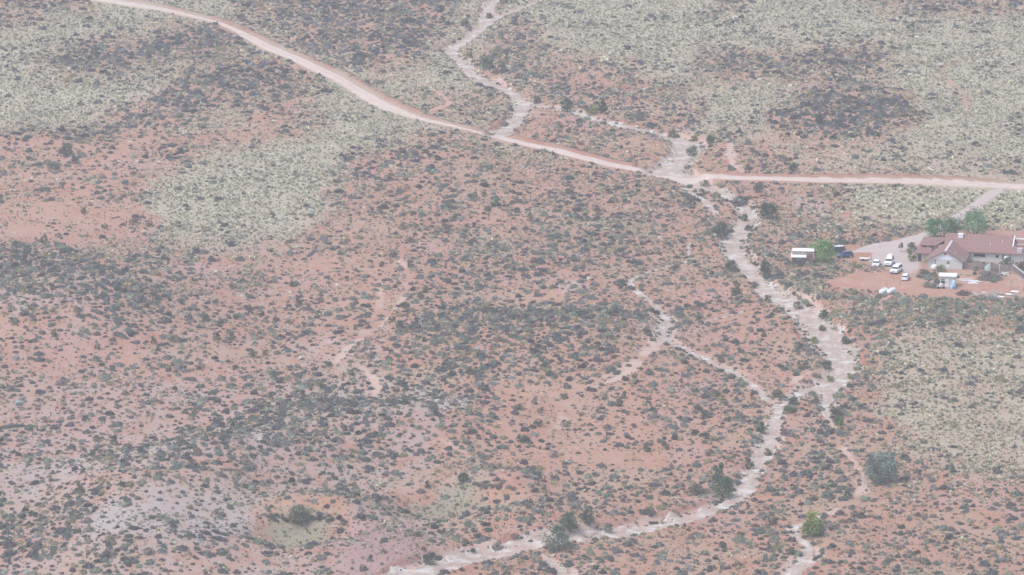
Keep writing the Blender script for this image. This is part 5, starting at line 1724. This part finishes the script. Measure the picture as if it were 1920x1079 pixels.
# black barrel by the fence
drum(ground(1841, 505), "black", "black barrel standing at the fence foot", .42, 1.1, "barrel")
# pale fence-side post
x, y, z = ground(1874, 514)
t = thing("utility_post", "thin pale post standing behind the dark brush heap", "post", (x, y, z))
MB().tube([(0, 0, -.2), (0, 0, 2.4)], [.08, .06], 8).build("shaft", M["metal"], t)
MB().box(-.18, .18, -.12, .12, 2.1, 2.4).build("box", M["metal"], t)
# solar panel on its mast
x, y, z = ground(1915, 547)
t = thing("solar_panel", "big tilted solar panel seen edge-on with a bright rim", "solar panel", (x, y, z), 0)
MB().tube([(0, 0, -.3), (0, 0, 3.2)], .11, 10).build("mast", M["metal"], t)
pn = MB()
ex = np.array((.80, -.05, -.60))
ey = np.array((.10, .82, -.56))
ez = np.cross(ex, ey)
ez /= np.linalg.norm(ez)
c0 = np.array((.25, .1, 4.2))


def pq(u0, u1, v0, v1, h0, h1):
    low = [tuple(c0 + ex * u + ey * v + ez * h0) for u, v in ((u0, v0), (u1, v0), (u1, v1), (u0, v1))]
    hig = [tuple(c0 + ex * u + ey * v + ez * h1) for u, v in ((u0, v0), (u1, v0), (u1, v1), (u0, v1))]
    return low, hig


sgn = 1 if ez[2] > 0 else -1
b = MB()
b.hull(*pq(-3.0, 3.0, -2.0, 2.0, 0, .05 * sgn))
b.build("panel_back", M["panel"], t)
b = MB()
for a_ in np.linspace(-2.95, 2.0, 6):
    b.hull(*pq(a_, a_ + .93, -1.95, 1.95, .054 * sgn, .075 * sgn))
b.build("cells", M["cell"], t)
b = MB()
b.hull(*pq(-3.06, 3.06, -2.12, -2.003, -.10 * sgn, .12 * sgn))
b.hull(*pq(-3.06, 3.06, 2.003, 2.12, -.10 * sgn, .12 * sgn))
b.build("rim", M["white"], t)
b = MB()
for a_ in (-1.8, 0, 1.8):
    b.hull(*pq(a_ - .06, a_ + .06, -1.9, 1.9, -.16 * sgn, -.003 * sgn))
b.tube([(0, 0, 2.6), tuple(c0 + ex * -1.2 - ez * .12 * sgn)], .06)
b.tube([(0, 0, 3.1), tuple(c0 - ez * .12 * sgn)], .1)
b.build("bracket", M["metal"], t)
# pole with a slanted arm for the solar panel, not a lamp
x, y, z = ground(1895, 543)
t = thing("arm_post", "thin brown post with a slanted arm left of the tilted solar panel", "post", (x, y, z))
MB().tube([(0, 0, -.2), (0, 0, 2.4)], .09, 8).build("shaft", M["wood"], t)
MB().tube([(0, 0, 2.3), (.35, 0, 2.9), (1.1, .1, 3.6)], [.07, .07, .05], 7).build("arm", M["metal"], t)
MB().box(-.25, .3, -.15, .15, 1.7, 2.3).build("box", M["panel"], t)
# low wire fence posts in the red yard
for k, (px, py, lb) in enumerate([(1662, 541, "thin rusty fence post standing just behind the propane tanks"), (1687, 536, "thin dark fence post below the small hatchback")]):
    x, y, z = ground(px, py)
    t = thing("fence_post", lb, "post", (x, y, z))
    MB().tube([(0, 0, -.2), (.02, 0, 1.35)], [.06, .05], 7).build("shaft", M["rust" if k == 0 else "fascia"], t)
    MB().box(-.09, .11, -.09, .09, 1.352, 1.42).build("cap", M["wood"], t)

# ------------------------------------------------------------------ the air
hz_lo = float(HZ.min()) - 1.0
hx, hy0, hy1 = float(xs[-1]) + 20, float(ys[0]) - 20, float(ys[-1]) + 20
hz = MB().box(-hx, hx, hy0, hy1, hz_lo, CAM_H + 12)


def haze_build():
    m = bpy.data.materials.new("valley_haze")
    m.use_nodes = True
    nt = m.node_tree
    for n in list(nt.nodes):
        nt.nodes.remove(n)
    o = nt.nodes.new("ShaderNodeOutputMaterial")
    v = nt.nodes.new("ShaderNodeVolumePrincipled")
    v.inputs["Color"].default_value = (*HAZE_COLOR, 1)
    v.inputs["Density"].default_value = HAZE_DENSITY
    v.inputs["Anisotropy"].default_value = 0.2
    nt.links.new(v.outputs[0], o.inputs["Volume"])
    return m


tag(hz.build("haze", haze_build()), kind="stuff")
print("shrubs", len(SH["X"]), "tufts", len(TU["X"]), "stones", len(X), "ground", GX.shape)
